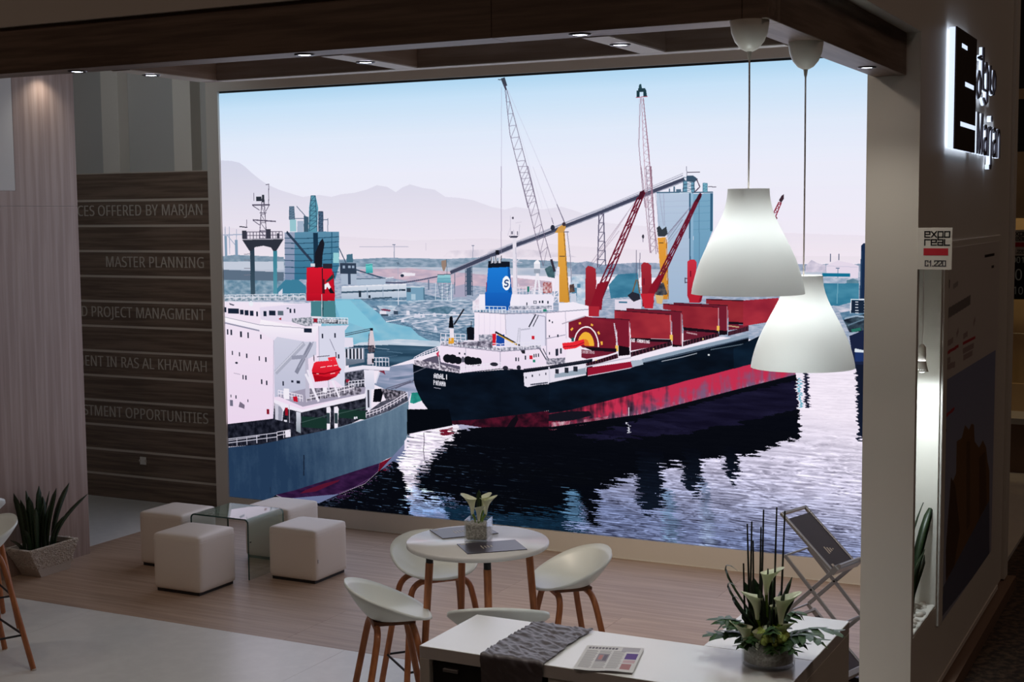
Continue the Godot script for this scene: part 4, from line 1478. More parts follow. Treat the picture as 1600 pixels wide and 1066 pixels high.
func e(c: Array, x: int, y: int, rx: int, ry: int) -> void:
	var a := []
	for i in 20:
		a.append(roundi(x + rx * cos(TAU * i / 20)))
		a.append(roundi(y + ry * sin(TAU * i / 20)))
	p(c, a)


func along(a: Array, t: float) -> Vector2:
	var n := a.size() / 2
	var total := 0.0
	for i in n - 1:
		total += Vector2(a[2 * i], a[2 * i + 1]).distance_to(Vector2(a[2 * i + 2], a[2 * i + 3]))
	var left := t * total
	for i in n - 1:
		var u := Vector2(a[2 * i], a[2 * i + 1])
		var v := Vector2(a[2 * i + 2], a[2 * i + 3])
		if left <= u.distance_to(v) or i == n - 2:
			return u.lerp(v, left / maxf(0.01, u.distance_to(v)))
		left -= u.distance_to(v)
	return Vector2(a[0], a[1])


func truss(c: Array, w: float, n: int, a: Array, b: Array, alpha := 1.0) -> void:
	l(c, w, a, alpha)
	l(c, w, b, alpha)
	for i in n:
		var u := along(a, float(i) / n)
		var v := along(b, float(i) / n)
		var x := along(a, float(i + 1) / n)
		l(c, w * 0.6, [u.x, u.y, v.x, v.y], alpha)
		l(c, w * 0.6, [v.x, v.y, x.x, x.y], alpha)


func rl(c: Array, h: int, n: int, a: Array) -> void:
	for k in [1.0, 0.5]:
		var b := a.duplicate()
		for i in range(1, b.size(), 2):
			b[i] -= roundi(h * k)
		l(c, 2.2, b)
	for i in n + 1:
		var u := along(a, float(i) / n)
		l(c, 2.2, [u.x, u.y - h, u.x, u.y])


func arc(c: Array, x: int, y: int, rx: int, ry: int, w: float, range_: String) -> void:
	var r := range_.split(",")
	var a0 := float(r[0])
	var a1 := float(r[1])
	var prev := Vector2.ZERO
	for i in 17:
		var t := deg_to_rad(lerpf(a0, a1, i / 16.0))
		var q := Vector2(x + rx * cos(t), y + ry * sin(t))
		if i:
			l(c, w, [prev.x, prev.y, q.x, q.y])
		prev = q


const FONT := {"A": 0b010101111101101, "E": 0b111100110100111, "G": 0b011100101101011, "I": 0b010010010010010, "K": 0b101101110101101, "L": 0b100100100100111, "M": 0b101111111101101, "N": 0b110101101101101, "O": 0b111101101101111, "P": 0b110101110100100, "R": 0b110101110101101, "S": 0b011100010001110, "T": 0b111010010010010, "U": 0b101101101101111, "W": 0b101101111111101, "Y": 0b101101010010010}


func tx(c: Array, s: String, x0: int, y0: int, x1: int, y1: int, h: int) -> void:
	# small block letters standing on the line from x0, y0 to x1, y1
	var step := float(x1 - x0) / s.length()
	for i in s.length():
		if not FONT.has(s[i]):
			continue
		var g: int = FONT[s[i]]
		var y := y0 + (y1 - y0) * (i + 0.5) / s.length() - h
		for k in 15:
			if g >> (14 - k) & 1:
				cv.fill_rect(Rect2i(roundi(x0 + step * (i + 0.28 * (k % 3))), roundi(y + h / 5.0 * (k / 3)), maxi(1, roundi(step * 0.3)), maxi(1, roundi(h / 5.0))), ink(c))


func sky() -> void:
	# pale blue at the top, lilac white towards the hills
	var stops := [[0, Color8(176, 214, 241)], [45, Color8(200, 226, 248)], [140, Color8(224, 234, 250)], [240, Color8(235, 237, 250)], [470, Color8(242, 233, 245)], [1193, Color8(238, 226, 240)]]
	for y in 1193:
		for i in stops.size() - 1:
			if y >= stops[i][0] and y <= stops[i + 1][0]:
				cv.fill_rect(Rect2i(0, y, 2048, 1), stops[i][1].lerp(stops[i + 1][1], float(y - stops[i][0]) / (stops[i + 1][0] - stops[i][0])))


func hull(a: Array) -> void:
	# grey-blue paint, streaked and worn
	var s := spans(a)
	var left := Color8(34, 56, 84)
	var right := Color8(106, 130, 150)
	for i in range(0, s.size(), 3):
		var y := s[i]
		for x in range(s[i + 1], s[i + 2]):
			var t := clampf((x - 40.0) / 640.0 - (y - 900.0) / 900.0, 0.0, 1.0)
			var n := 0.16 * nz.get_noise_2d(x * 0.03, y * 0.004) + 0.16 * nz.get_noise_2d(x * 0.006 + 9.0, y * 0.007) + 0.05 * nz.get_noise_2d(x * 0.1, y * 0.06)
			cv.set_pixel(x, y, left.lerp(right, clampf(t + n, 0.0, 1.0)))


func boot(a: Array) -> void:
	# red bottom paint, scuffed to lilac grey towards the water line
	var s := spans(a)
	var col := {}
	for i in range(0, s.size(), 3):
		for x in range(s[i + 1], s[i + 2]):
			if not col.has(x):
				col[x] = Vector2i(s[i], s[i])
			else:
				col[x] = Vector2i(col[x].x, s[i])
	var red := Color8(192, 46, 78)
	var grey := Color8(112, 96, 128)
	var pale := Color8(190, 160, 180)
	for i in range(0, s.size(), 3):
		var y := s[i]
		for x in range(s[i + 1], s[i + 2]):
			var t: float = (y - col[x].x) / maxf(1.0, col[x].y - col[x].x)
			var n := nz.get_noise_2d(x * 0.05, y * 0.006) + 0.7 * nz.get_noise_2d(x * 0.02, y * 0.03 + 30.0)
			var k := red.lerp(grey, clampf((t - 0.36) * 1.1 + n * 0.7, 0.0, 0.85))
			k = k.lerp(pale, clampf((t - 0.80) * 2.0 + nz.get_noise_2d(x * 0.09, y * 0.05) * 0.8 - 0.1, 0.0, 0.6))
			if x < 1400:
				k = k.lerp(Color8(26, 16, 26), clampf(0.5 - (x - 1150.0) / 380.0 + n * 0.6, 0.0, 0.85))
			cv.set_pixel(x, y, k)


func water0(a: Array) -> void:
	var s := spans(a)
	var top := Color8(240, 230, 244)
	var mid := Color8(194, 190, 214)
	var low := Color8(104, 114, 150)
	for i in range(0, s.size(), 3):
		for x in range(s[i + 1], s[i + 2]):
			var t := clampf((s[i] - 830.0) / 360.0 + (1700.0 - x) / 2600.0, 0.0, 1.0)
			cv.set_pixel(x, s[i], top.lerp(mid, t * 2.0) if t < 0.5 else mid.lerp(low, t * 2.0 - 1.0))


func ripple(a: Array) -> void:
	# the still reflections, broken up by small waves
	var s := spans(a)
	var src := cv.duplicate()
	var wd := cv.get_width() - 1
	var ht := cv.get_height() - 1
	for i in range(0, s.size(), 3):
		var y := s[i]
		var deep := clampf((y - 860.0) / 330.0, 0.0, 1.0)
		for x in range(s[i + 1], s[i + 2]):
			var xw := x + 70.0 * nz.get_noise_2d(x * 0.004 + 7.0, y * 0.045) + 14.0 * nz.get_noise_2d(x * 0.03, y * 0.2)
			var n1 := nz.get_noise_2d(x * 0.006, y * 0.03 + 50.0)
			var wave := sin(y * (0.85 - 0.45 * deep) + 4.5 * nz.get_noise_2d(xw * 0.0045, y * 0.02) + x * 0.01)
			var n0 := 0.42 * wave * (0.6 + nz.get_noise_2d(xw * 0.02 + 31.0, y * 0.05)) + 0.55 * nz.get_noise_2d(xw * 0.014, y * 0.09)
			var n2 := nz.get_noise_2d(xw * 0.036 + 70.0 - y * 0.008, y * (0.22 - 0.06 * deep))
			var k: Color = src.get_pixel(clampi(roundi(x + (9.0 + 30.0 * deep) * (n0 + 0.5 * n2)), 0, wd), clampi(roundi(y + (4.0 + 52.0 * deep) * (n0 * 0.8 + n1 * 0.5 + 0.3 * n2)), 0, ht))
			var lum := k.get_luminance()
			var b := 1.0 + (0.06 + 0.95 * deep) * (n0 * 0.9 + 0.3 * n1 + 0.6 * n2) * clampf(lum * 1.8, 0.25, 1.0)
			k = Color(clampf(k.r * b, 0, 1), clampf(k.g * b, 0, 1), clampf(k.b * (b * 0.92 + 0.08), 0, 1))
			if n0 + 0.4 * n2 > 0.36 and deep > 0.35 and lum < 0.16:
				k = k.lerp(Color8(120, 160, 205), clampf((n0 + 0.4 * n2 - 0.36) * 4.0 * deep * clampf(1.0 - absf(x - 640.0) / 420.0, 0.08, 1.0), 0.0, 0.9))
			cv.set_pixel(x, y, k)


func draw_poster() -> void:
	p([124,92,62],[16,413,30,362,46,329,86,318,86,273,128,274,154,259,189,271,211,265,235,270,245,297,289,313,326,307,361,324,378,348,401,367,409,426,307,447,134,458,21,458])
	p([84,60,42],[16,413,45,316,83,336,128,409,81,455,20,454])
	p([100,74,50],[168,285,203,290,219,419,185,421])
	p([92,66,46],[292,329,355,329,382,421,305,426])
	p([92,98,124],[-17,462,408,417,422,513,-18,500])
	l([196,60,72],4.24625,[-10,140,85,138])
	l([196,60,72],4.24625,[120,138,230,138])
	l([140,134,134],13.952,[-7,87,179,79])
	l([176,158,158],7.88589,[-13,128,41,126])
	l([176,158,158],7.88589,[123,128,160,127])
	l([176,158,158],7.88589,[-9,151,22,151])
	l([176,158,158],7.88589,[-10,159,60,161])
	l([176,158,158],7.88589,[122,149,218,149])
	l([176,158,158],7.88589,[127,159,207,159])
	l([176,158,158],7.88589,[67,122,82,115])
	l([176,158,158],7.88589,[210,118,226,109])
	l([90,84,84],10.3123,[0,53,2,42])
	l([170,164,164],6.67267,[33,53,71,50])
	l([40,36,38],3.18236,[304,20,403,20])
	l([60,56,58],3.71275,[375,39,402,39])
	l([190,60,72],4.43415,[-13,225,62,223])
	l([60,60,70],4.43415,[-13,246,4,245])



func draw_harbour() -> void:
	sky()
	pg([212,214,232],[243,232,242],[-16,193,4,194,38,196,68,202,87,213,110,231,139,251,167,267,209,283,261,297,289,304,344,299,386,305,422,298,463,295,507,286,538,275,571,280,599,295,621,282,647,274,639,273,684,285,722,290,755,310,796,313,841,320,894,338,934,346,966,339,1002,344,1049,346,1099,340,1130,348,1179,365,1230,383,1318,390,1440,400,2054,421,2055,476,-40,483])
	pg([228,220,233],[238,228,238],[-6,388,350,413,645,427,882,421,1143,442,1650,464,2054,464,2055,479,-40,492])
	pn([214,206,220],[238,228,238],0.02,0.02,[765,455,958,447,1107,460,1143,470,745,472])
	pn([112,138,160],[158,174,194],0.03,0.09,[-40,483,31,477,170,483,282,479,392,482,477,479,561,475,644,476,764,477,882,471,958,476,1070,480,1161,485,1161,509,-41,507])
	pn([120,140,165],[168,176,198],0.04,0.04,[1143,486,1170,480,1214,489,1302,483,1422,484,1521,486,2055,479,2055,505,1143,513])
	pn([196,200,214],[172,184,204],0.01,0.06,[-41,502,1161,499,2055,499,2056,520,-41,519])
	pn([212,186,200],[184,168,188],0.02,0.06,[477,508,643,503,744,510,881,519,1070,534,1069,584,642,561,476,542])
	pn([186,190,208],[132,152,178],0.04,0.16,[-41,519,476,517,643,540,1069,559,2055,502,2059,696,641,610,-44,606])
	pn([132,160,184],[72,104,132],0.05,0.16,[475,569,683,574,880,605,899,673,761,712,472,704])
	pn([140,168,192],[212,218,230],0.03,0.18,[517,595,802,586,851,595,851,640,742,651,558,637])
	p([196,203,218],[-1,488,218,488,217,512,-2,513])
	pn([112,136,158],[140,160,178],0.03,0.05,[-1,474,44,470,218,475,218,488,-1,490])
	p([92,110,130],[-2,514,217,519,216,545,-3,544])
	pn([92,128,152],[150,172,190],0.03,0.05,[-3,544,226,544,224,592,-5,596])
	l([160,172,196],2.55858,[10,387,7,468])
	l([160,172,196],2.55858,[25,387,24,468])
	l([160,172,196],2.98501,[1,412,75,410])
	l([160,172,196],2.13215,[51,395,49,468])
	l([150,165,190],2.13215,[16,412,50,446])
	bx([130,155,180],[6,414,15,474,44,426,54,474])
	pg([92,140,168],[48,110,142],[223,405,323,402,410,403,408,498,394,536,221,541])
	pg([150,160,185],[120,138,170],[223,406,258,404,254,540,221,541])
	l([38,76,102],2.13215,[222,421,276,422,332,421,410,417])
	l([38,76,102],2.13215,[222,435,276,436,332,434,410,431])
	l([38,76,102],2.13215,[221,450,275,451,331,450,409,446])
	l([38,76,102],2.13215,[221,468,275,468,331,467,409,463])
	l([38,76,102],2.13215,[220,485,275,486,330,484,409,480])
	l([38,76,102],2.13215,[220,504,274,505,330,503,408,499])
	l([38,76,102],2.13215,[219,522,274,522,330,521,408,516])
	p([24,50,72],[322,406,338,406,337,505,322,505])
	p([34,84,112],[384,404,387,404,384,498,382,498])
	l([44,60,82],7.67574,[230,403,316,487])
	p([104,128,150],[241,330,258,330,260,368,239,368])
	p([150,196,206],[242,368,264,368,264,402,242,402])
	p([164,180,202],[268,372,290,372,289,404,267,404])
	p([88,150,172],[310,334,317,300,333,300,341,335,336,403,306,403])
	truss([40,60,84],1.70572,7,[317,301,309,401],[332,301,336,401])
	p([74,98,124],[341,346,357,346,357,403,340,403])
	truss([36,52,76],1.70572,5,[342,346,341,402],[357,346,356,402])
	p([60,90,110],[291,357,307,361,306,403,290,403])
	l([70,90,115],2.13215,[267,330,297,359])
	l([60,84,110],1.70572,[259,365,306,365])
	l([60,84,110],1.70572,[373,365,372,403])
	l([60,84,110],1.70572,[340,369,373,369])
	l([52,70,92],2.55858,[341,346,357,347])
	truss([50,72,96],1.27929,5,[242,331,241,368],[258,331,259,368])
	p([148,204,212],[389,462,408,462,408,491,388,491])
	p([70,110,132],[434,467,454,465,455,489,433,489])
	p([48,62,82],[411,491,465,491,466,522,411,521])
	bx([150,168,190],[420,498,428,506,438,498,447,505,451,498,459,505])
	p([170,184,204],[414,522,466,521,466,552,414,551])
	bx([60,75,98],[437,521,446,551])
	l([60,80,104],3.83787,[464,509,560,534])
	l([60,80,104],2.98501,[409,449,431,490])
	l([150,160,180],1.70572,[591,439,590,478])
	l([110,125,150],2.55858,[585,439,595,439])
	l([180,180,200],1.27929,[477,445,635,444])
	pg([112,215,210],[56,160,168],[497,493,519,492,520,518,497,518])
	l([40,110,120],1.70572,[497,496,520,495])
	p([172,188,208],[465,535,561,532,562,549,465,553])
	l([70,90,112],1.99015,[465,535,561,532])
	l([215,222,234],2.27445,[561,532,588,529])
	l([215,222,234],1.70584,[561,544,599,541])
	pg([214,220,232],[170,186,206],[415,559,628,547,628,583,414,597])
	l([236,236,244],2.55876,[415,558,629,547])
	l([74,96,116],5.11752,[414,574,625,563])
	l([60,84,104],3.9803,[516,589,581,585])
	l([100,120,140],2.84307,[414,595,516,590])
	bx([36,50,66],[472,568,480,586,581,564,593,567,613,562,625,566,504,580,511,588])
	bx([150,168,190],[499,559,502,585,551,557,553,584])
	p([118,158,184],[628,556,686,554,686,590,628,594])
	l([210,220,230],2.55876,[628,555,686,554])
	bx([56,72,90],[629,558,642,569])
	bx([170,196,214],[643,574,657,590])
	bx([80,116,140],[682,557,686,589])
	pn([130,160,184],[96,132,160],0.03,0.05,[432,597,522,595,627,595,638,605,507,610,492,608])
	l([150,170,196],0.85292,[602,499,601,633])
	l([210,216,230],2.27445,[602,558,601,633])
	l([70,90,112],1.42153,[597,488,609,493])
	l([70,90,112],1.42153,[603,486,602,496])
	p([235,230,240],[608,522,618,515,657,517,656,524,623,525,617,528,608,527])
	e([40,50,70],615,524,6,4)
	l([84,88,114],3.69599,[561,544,616,544,674,535,728,525])
	l([190,186,206],0.85292,[599,541,728,522])
	bx([100,116,142],[697,534,701,562])
	p([205,178,194],[778,531,798,524,812,526,814,550,781,560])
	p([168,164,188],[781,551,817,543,817,579,775,580])
	l([120,130,155],1.13723,[591,438,591,477])
	l([90,104,130],1.70584,[586,439,595,439])
	l([180,176,196],0.85292,[692,434,692,455])
	l([120,130,155],1.13723,[838,441,837,473])
	l([90,104,130],1.70584,[834,441,842,441])
	l([180,178,198],0.85292,[477,445,638,445])
	l([216,224,234],1.70584,[721,542,720,592])
	l([216,224,234],2.55876,[742,541,741,590])
	l([216,224,234],2.55876,[757,541,757,590])
	l([216,224,234],2.55876,[770,541,769,626])
	truss([60,96,120],1.13723,4,[728,542,736,581],[767,541,758,580])
	pg([160,212,220],[96,158,178],[728,520,767,519,769,542,725,542])
	l([40,60,80],1.70584,[727,520,770,519])
	l([90,140,160],1.42153,[726,531,769,530])
	p([150,128,116],[740,482,755,480,756,495,749,510,745,510,740,495])
	l([60,80,96],1.13723,[756,478,757,518])
	pn([206,210,226],[88,120,148],0.03,0.17,[598,606,696,591,841,591,841,651,751,678,683,685,638,657,574,634])
	l([226,226,238],2.55876,[547,655,609,645,667,631,724,628,841,627])
	l([214,216,232],1.99015,[643,657,695,646,841,634])
	l([96,124,150],2.55876,[544,642,621,633])
	l([80,112,138],3.41168,[643,672,695,678,740,684])
	p([214,214,230],[626,632,630,621,635,621,639,632])
	p([214,214,230],[650,639,654,628,659,628,663,639])
	p([214,214,230],[660,638,665,627,669,626,673,637])
	p([214,214,230],[675,639,679,627,683,627,687,638])
	p([214,214,230],[710,635,714,624,719,624,723,635])
	p([214,214,230],[741,632,746,621,750,621,754,632])
	p([214,214,230],[772,630,776,619,781,619,785,630])
	p([214,214,230],[608,653,612,642,617,641,621,653])
	p([214,214,230],[713,672,717,661,721,661,725,672])
	pn([66,104,126],[110,140,164],0.04,0.06,[687,616,724,609,747,605,777,609,760,627,712,624])
	p([120,60,84],[542,618,557,617,577,620,574,624,548,622])
	bx([225,222,235],[508,617,530,620,540,623,562,632,627,620,637,632])
	bx([56,72,92],[545,632,568,637,586,622,600,632])
	pn([112,178,206],[146,194,214],0.01,0.02,[345,598,389,592,479,592,506,609,537,630,562,654,603,660,640,666,665,687,691,698,729,706,680,718,556,728,385,739,343,690])
	pn([214,220,232],[178,196,214],0.01,0.08,[418,733,472,714,599,700,729,701,741,714,639,727,428,752])
	p([132,196,218],[389,597,443,596,505,649,536,684,473,668,409,651])
	pn([34,62,84],[66,98,122],0.004,0.05,[436,724,576,717,723,717,728,727,648,753,569,778,515,790,434,794])
	l([150,170,190],1.42153,[442,734,520,727,570,730])
	l([110,140,164],1.13723,[561,735,613,739])
	l([96,124,150],1.13723,[531,754,596,746])
	pn([178,178,204],[120,136,164],0.006,0.05,[542,789,569,778,648,766,647,817,661,846,638,850,629,870,559,844,518,831])
	pn([84,106,134],[140,150,178],0.006,0.06,[568,810,647,797,647,804,595,814,565,821])
	l([84,84,104],1.42153,[556,841,647,814])
	l([70,70,92],1.13723,[574,841,647,817])
	pn([20,120,112],[60,160,146],0.03,0.03,[639,850,661,846,672,868,646,878,634,876])


func draw_cranes() -> void:
	bx([66,84,108],[817,498,832,574])
	truss([60,80,104],1.70572,6,[814,500,813,576],[834,496,835,576])
	l([90,110,134],2.13215,[781,515,780,573])
	l([66,70,92],10.908,[768,515,897,466,962,442,1056,411,1118,388,1208,357,1314,318,1435,276])
	l([150,152,172],2.424,[768,508,897,458,1056,402,1118,379,1208,349,1314,310,1431,266])
	l([188,188,204],2.02,[882,460,1208,346,1431,261])
	l([160,162,182],2.02,[768,520,962,447,1208,361,1435,280])
	truss([92,88,112],2.98501,6,[1205,359,1200,500],[1217,359,1223,499])
	pg([184,200,222],[160,182,208],[1361,308,1447,307,1449,581,1391,583,1391,417,1365,393])
	pg([150,186,212],[120,160,192],[1447,308,1458,309,1459,544,1449,581])
	pg([124,168,196],[104,152,184],[1458,312,1509,311,1509,401,1459,521])
	l([168,182,206],1.27929,[1369,330,1447,329],0.6)
	l([168,182,206],1.27929,[1369,343,1447,342],0.6)
	l([168,182,206],1.27929,[1369,360,1447,358],0.6)
	l([168,182,206],1.27929,[1369,380,1447,378],0.6)
	l([168,182,206],1.27929,[1369,400,1447,398],0.6)
	l([168,182,206],1.27929,[1369,424,1447,422],0.6)
	l([168,182,206],1.27929,[1369,451,1447,448],0.6)
	l([168,182,206],1.27929,[1369,478,1447,475],0.6)
	l([168,182,206],1.27929,[1369,505,1448,502],0.6)
	l([96,144,174],1.27929,[1458,331,1508,329],0.7)
	l([96,144,174],1.27929,[1458,344,1508,342],0.7)
	l([96,144,174],1.27929,[1458,361,1508,358],0.7)
	l([96,144,174],1.27929,[1458,380,1508,378],0.7)
	l([96,144,174],1.27929,[1458,400,1508,398],0.7)
	l([58,96,124],3.83787,[1449,309,1450,579])
	l([52,92,122],5.54359,[1505,311,1505,404])
	l([90,130,160],1.70572,[1473,311,1474,504])
	l([70,104,130],2.98501,[1361,307,1509,309])
	l([200,216,230],2.13215,[1397,310,1454,309])
	bx([104,154,180],[1431,281,1442,307,1452,284,1461,307])
	truss([56,84,108],2.13215,4,[1433,271,1431,307],[1459,274,1461,308])
	p([58,82,104],[1440,267,1457,267,1470,276,1461,283,1440,281])
	l([80,60,80],2.55858,[1466,276,1475,295,1461,308])
	bx([118,176,196],[1482,286,1494,308])
	truss([70,110,136],1.27929,3,[1483,286,1483,308],[1494,287,1494,308])
	l([90,84,100],2.13215,[1442,259,1475,259])
	l([90,84,100],1.70572,[1496,295,1517,296])
	l([110,110,130],1.27929,[1440,244,1441,266])
	bx([80,108,132],[1394,298,1397,307,1406,293,1410,307,1413,300,1426,307])
	pn([108,132,158],[146,160,184],0.05,0.05,[1128,495,1151,483,1170,502,1252,485,1282,490,1311,499,1311,512,1128,514])
	pn([52,112,142],[78,140,168],0.01,0.03,[1231,541,1256,513,1311,509,1318,567,1237,575])
	p([222,214,230],[1248,577,1320,575,1320,603,1248,605])
	bx([60,110,140],[1259,582,1282,586])
	pn([150,180,205],[214,220,232],0.03,0.05,[1124,521,1169,514,1169,590,1123,605])
	bx([84,130,160],[1127,549,1142,591,1143,539,1152,549])
	truss([118,108,130],1.70572,10,[939,34,952,150,986,277,1003,342],[944,34,979,157,1010,267,1031,342])
	p([60,66,80],[926,4,938,1,945,23,935,25])
	l([60,66,80],2.13215,[918,6,927,7])
	l([70,66,84],5.11716,[936,20,942,34])
	l([168,160,186],1.06608,[928,26,925,341],0.7)
	l([186,180,204],1.06608,[947,34,1014,176,1091,343],0.6)
	l([200,196,214],0.85286,[945,34,1044,343],0.5)
	truss([118,108,130],1.70572,8,[975,234,1017,385,1046,494],[1004,234,1044,392,1068,473])
	l([150,140,165],1.27929,[925,232,923,460])
	l([190,184,204],1.06608,[1018,235,1076,384],0.6)
	l([130,124,146],1.70572,[1088,337,1108,379])
	l([176,170,192],1.06608,[1042,235,1088,337],0.7)
	pn([52,86,96],[84,112,122],0.05,0.05,[1050,501,1067,492,1079,501,1079,525,1059,522])
	l([50,46,60],6.82288,[1069,476,1079,508])
	p([30,58,68],[1308,53,1316,53,1316,69,1308,70])
	p([30,58,68],[1326,52,1333,51,1336,69,1326,69])
	p([40,70,80],[1313,50,1315,38,1320,37,1323,51])
	bx([36,60,70],[1312,48,1331,57])
	l([180,90,110],1.70572,[1306,70,1337,69])
	l([156,128,146],1.70572,[1318,72,1314,188,1323,289,1331,345])
	truss([176,132,150],1.27929,14,[1321,72,1326,189,1335,345],[1327,85,1341,203,1349,346])
	l([150,112,130],2.13215,[1326,72,1342,229,1349,297])
	l([190,180,200],0.85286,[1314,75,1312,188],0.5)
	l([156,128,146],1.70572,[1320,242,1329,309,1344,458])
	truss([140,118,138],1.70572,12,[1333,242,1346,458],[1347,242,1360,461])
	l([150,112,130],2.13215,[1346,242,1353,377,1365,457])
	l([150,146,170],1.27929,[1358,309,1369,390],0.7)
	l([150,146,170],1.27929,[1369,310,1380,390],0.7)
	l([150,146,170],1.27929,[1380,310,1383,390],0.7)
	pg([228,158,60],[206,136,48],[1364,420,1386,419,1391,574,1379,574,1369,478])
	p([52,58,66],[1362,395,1369,390,1376,400,1387,392,1391,410,1383,417,1365,417])
	l([60,50,40],1.70572,[1368,433,1380,433])
	l([170,110,40],2.55858,[1388,424,1393,574])
	pn([40,44,58],[96,90,90],0.06,0.06,[1358,539,1380,532,1391,562,1358,566])
	p([215,180,120],[1358,563,1380,566,1376,586,1362,585])
	pg([232,170,72],[208,146,54],[1089,403,1108,403,1121,588,1089,587])
	p([206,152,76],[1080,407,1091,392,1110,382,1111,396,1104,407])
	e([40,44,60],1074,394,6,7)
	l([150,106,50],2.55858,[1106,406,1120,584])
	l([80,60,50],2.13215,[1093,468,1109,468])
	l([90,90,110],2.55858,[1105,405,1120,405])
	l([130,128,150],1.70572,[1115,403,1124,473,1127,535])
	e([60,50,60],1106,385,5,5)
	l([120,114,136],1.70572,[1071,368,1076,385])
	l([120,114,136],1.70572,[1086,333,1107,380])
	l([140,120,140],1.06608,[1307,326,1181,486],0.8)
	l([140,120,140],1.06608,[1282,359,1196,479],0.7)
	l([140,120,140],1.06608,[1260,403,1185,489],0.7)
	truss([104,24,44],3.83787,7,[1311,319,1192,569],[1330,306,1212,577])
	truss([104,24,44],1.70572,14,[1320,313,1201,573],[1322,312,1203,574])
	p([70,22,38],[1310,324,1317,305,1329,300,1327,314,1320,324])
	pg([164,42,54],[130,28,42],[1167,498,1173,492,1185,494,1195,500,1197,538,1191,576,1184,606,1165,607])
	p([136,22,40],[1184,583,1200,538,1215,534,1230,530,1215,569,1211,605,1177,606])
	l([140,124,150],1.06608,[1468,324,1391,410],0.8)
	l([140,124,150],1.06608,[1451,344,1380,430],0.8)
	l([140,124,150],1.06608,[1440,377,1391,434],0.7)
	truss([104,24,44],3.83787,8,[1465,327,1340,566],[1479,313,1360,556])
	truss([104,24,44],1.70572,16,[1471,321,1349,562],[1473,319,1351,561])
	p([70,22,38],[1462,331,1470,316,1477,308,1479,319,1472,332])
	pg([164,42,54],[130,28,42],[1320,488,1326,482,1338,483,1347,490,1348,532,1355,580,1351,593,1323,594])
	p([136,22,40],[1329,580,1347,539,1365,515,1380,511,1366,539,1355,566,1340,583])
	pg([200,50,68],[164,28,48],[1443,479,1451,474,1462,474,1467,481,1466,510,1461,564,1476,565,1476,581,1450,581,1443,564])
	bx([110,20,40],[1450,502,1453,517,1326,522,1329,539])
	l([60,50,66],2.13215,[1437,521,1443,521])
	l([60,50,66],2.13215,[1437,531,1443,531])
	l([60,50,66],2.13215,[1437,519,1437,533])
	l([84,80,104],1.27929,[1307,451,1307,523])
	l([84,80,104],1.27929,[1317,458,1315,522])
	l([84,80,104],1.27929,[1325,414,1325,431])
	e([60,58,70],1325,417,3,5)
	l([110,90,70],3.41144,[1307,526,1296,560])
	l([110,90,70],3.41144,[1311,526,1316,560])
	p([40,42,54],[1283,566,1296,557,1315,562,1318,575,1300,582,1293,577])
	truss([112,26,46],3.232,9,[1657,368,1466,552],[1670,372,1482,559])
	p([136,22,40],[1456,576,1465,544,1489,540,1479,579])
	truss([130,30,52],2.55876,3,[1674,335,1661,361],[1680,336,1666,370])
	p([60,40,52],[1674,331,1680,320,1686,316,1686,327,1680,336])
	l([110,110,130],1.13723,[1390,412,1440,357])
	l([110,110,130],1.13723,[1393,424,1430,375])


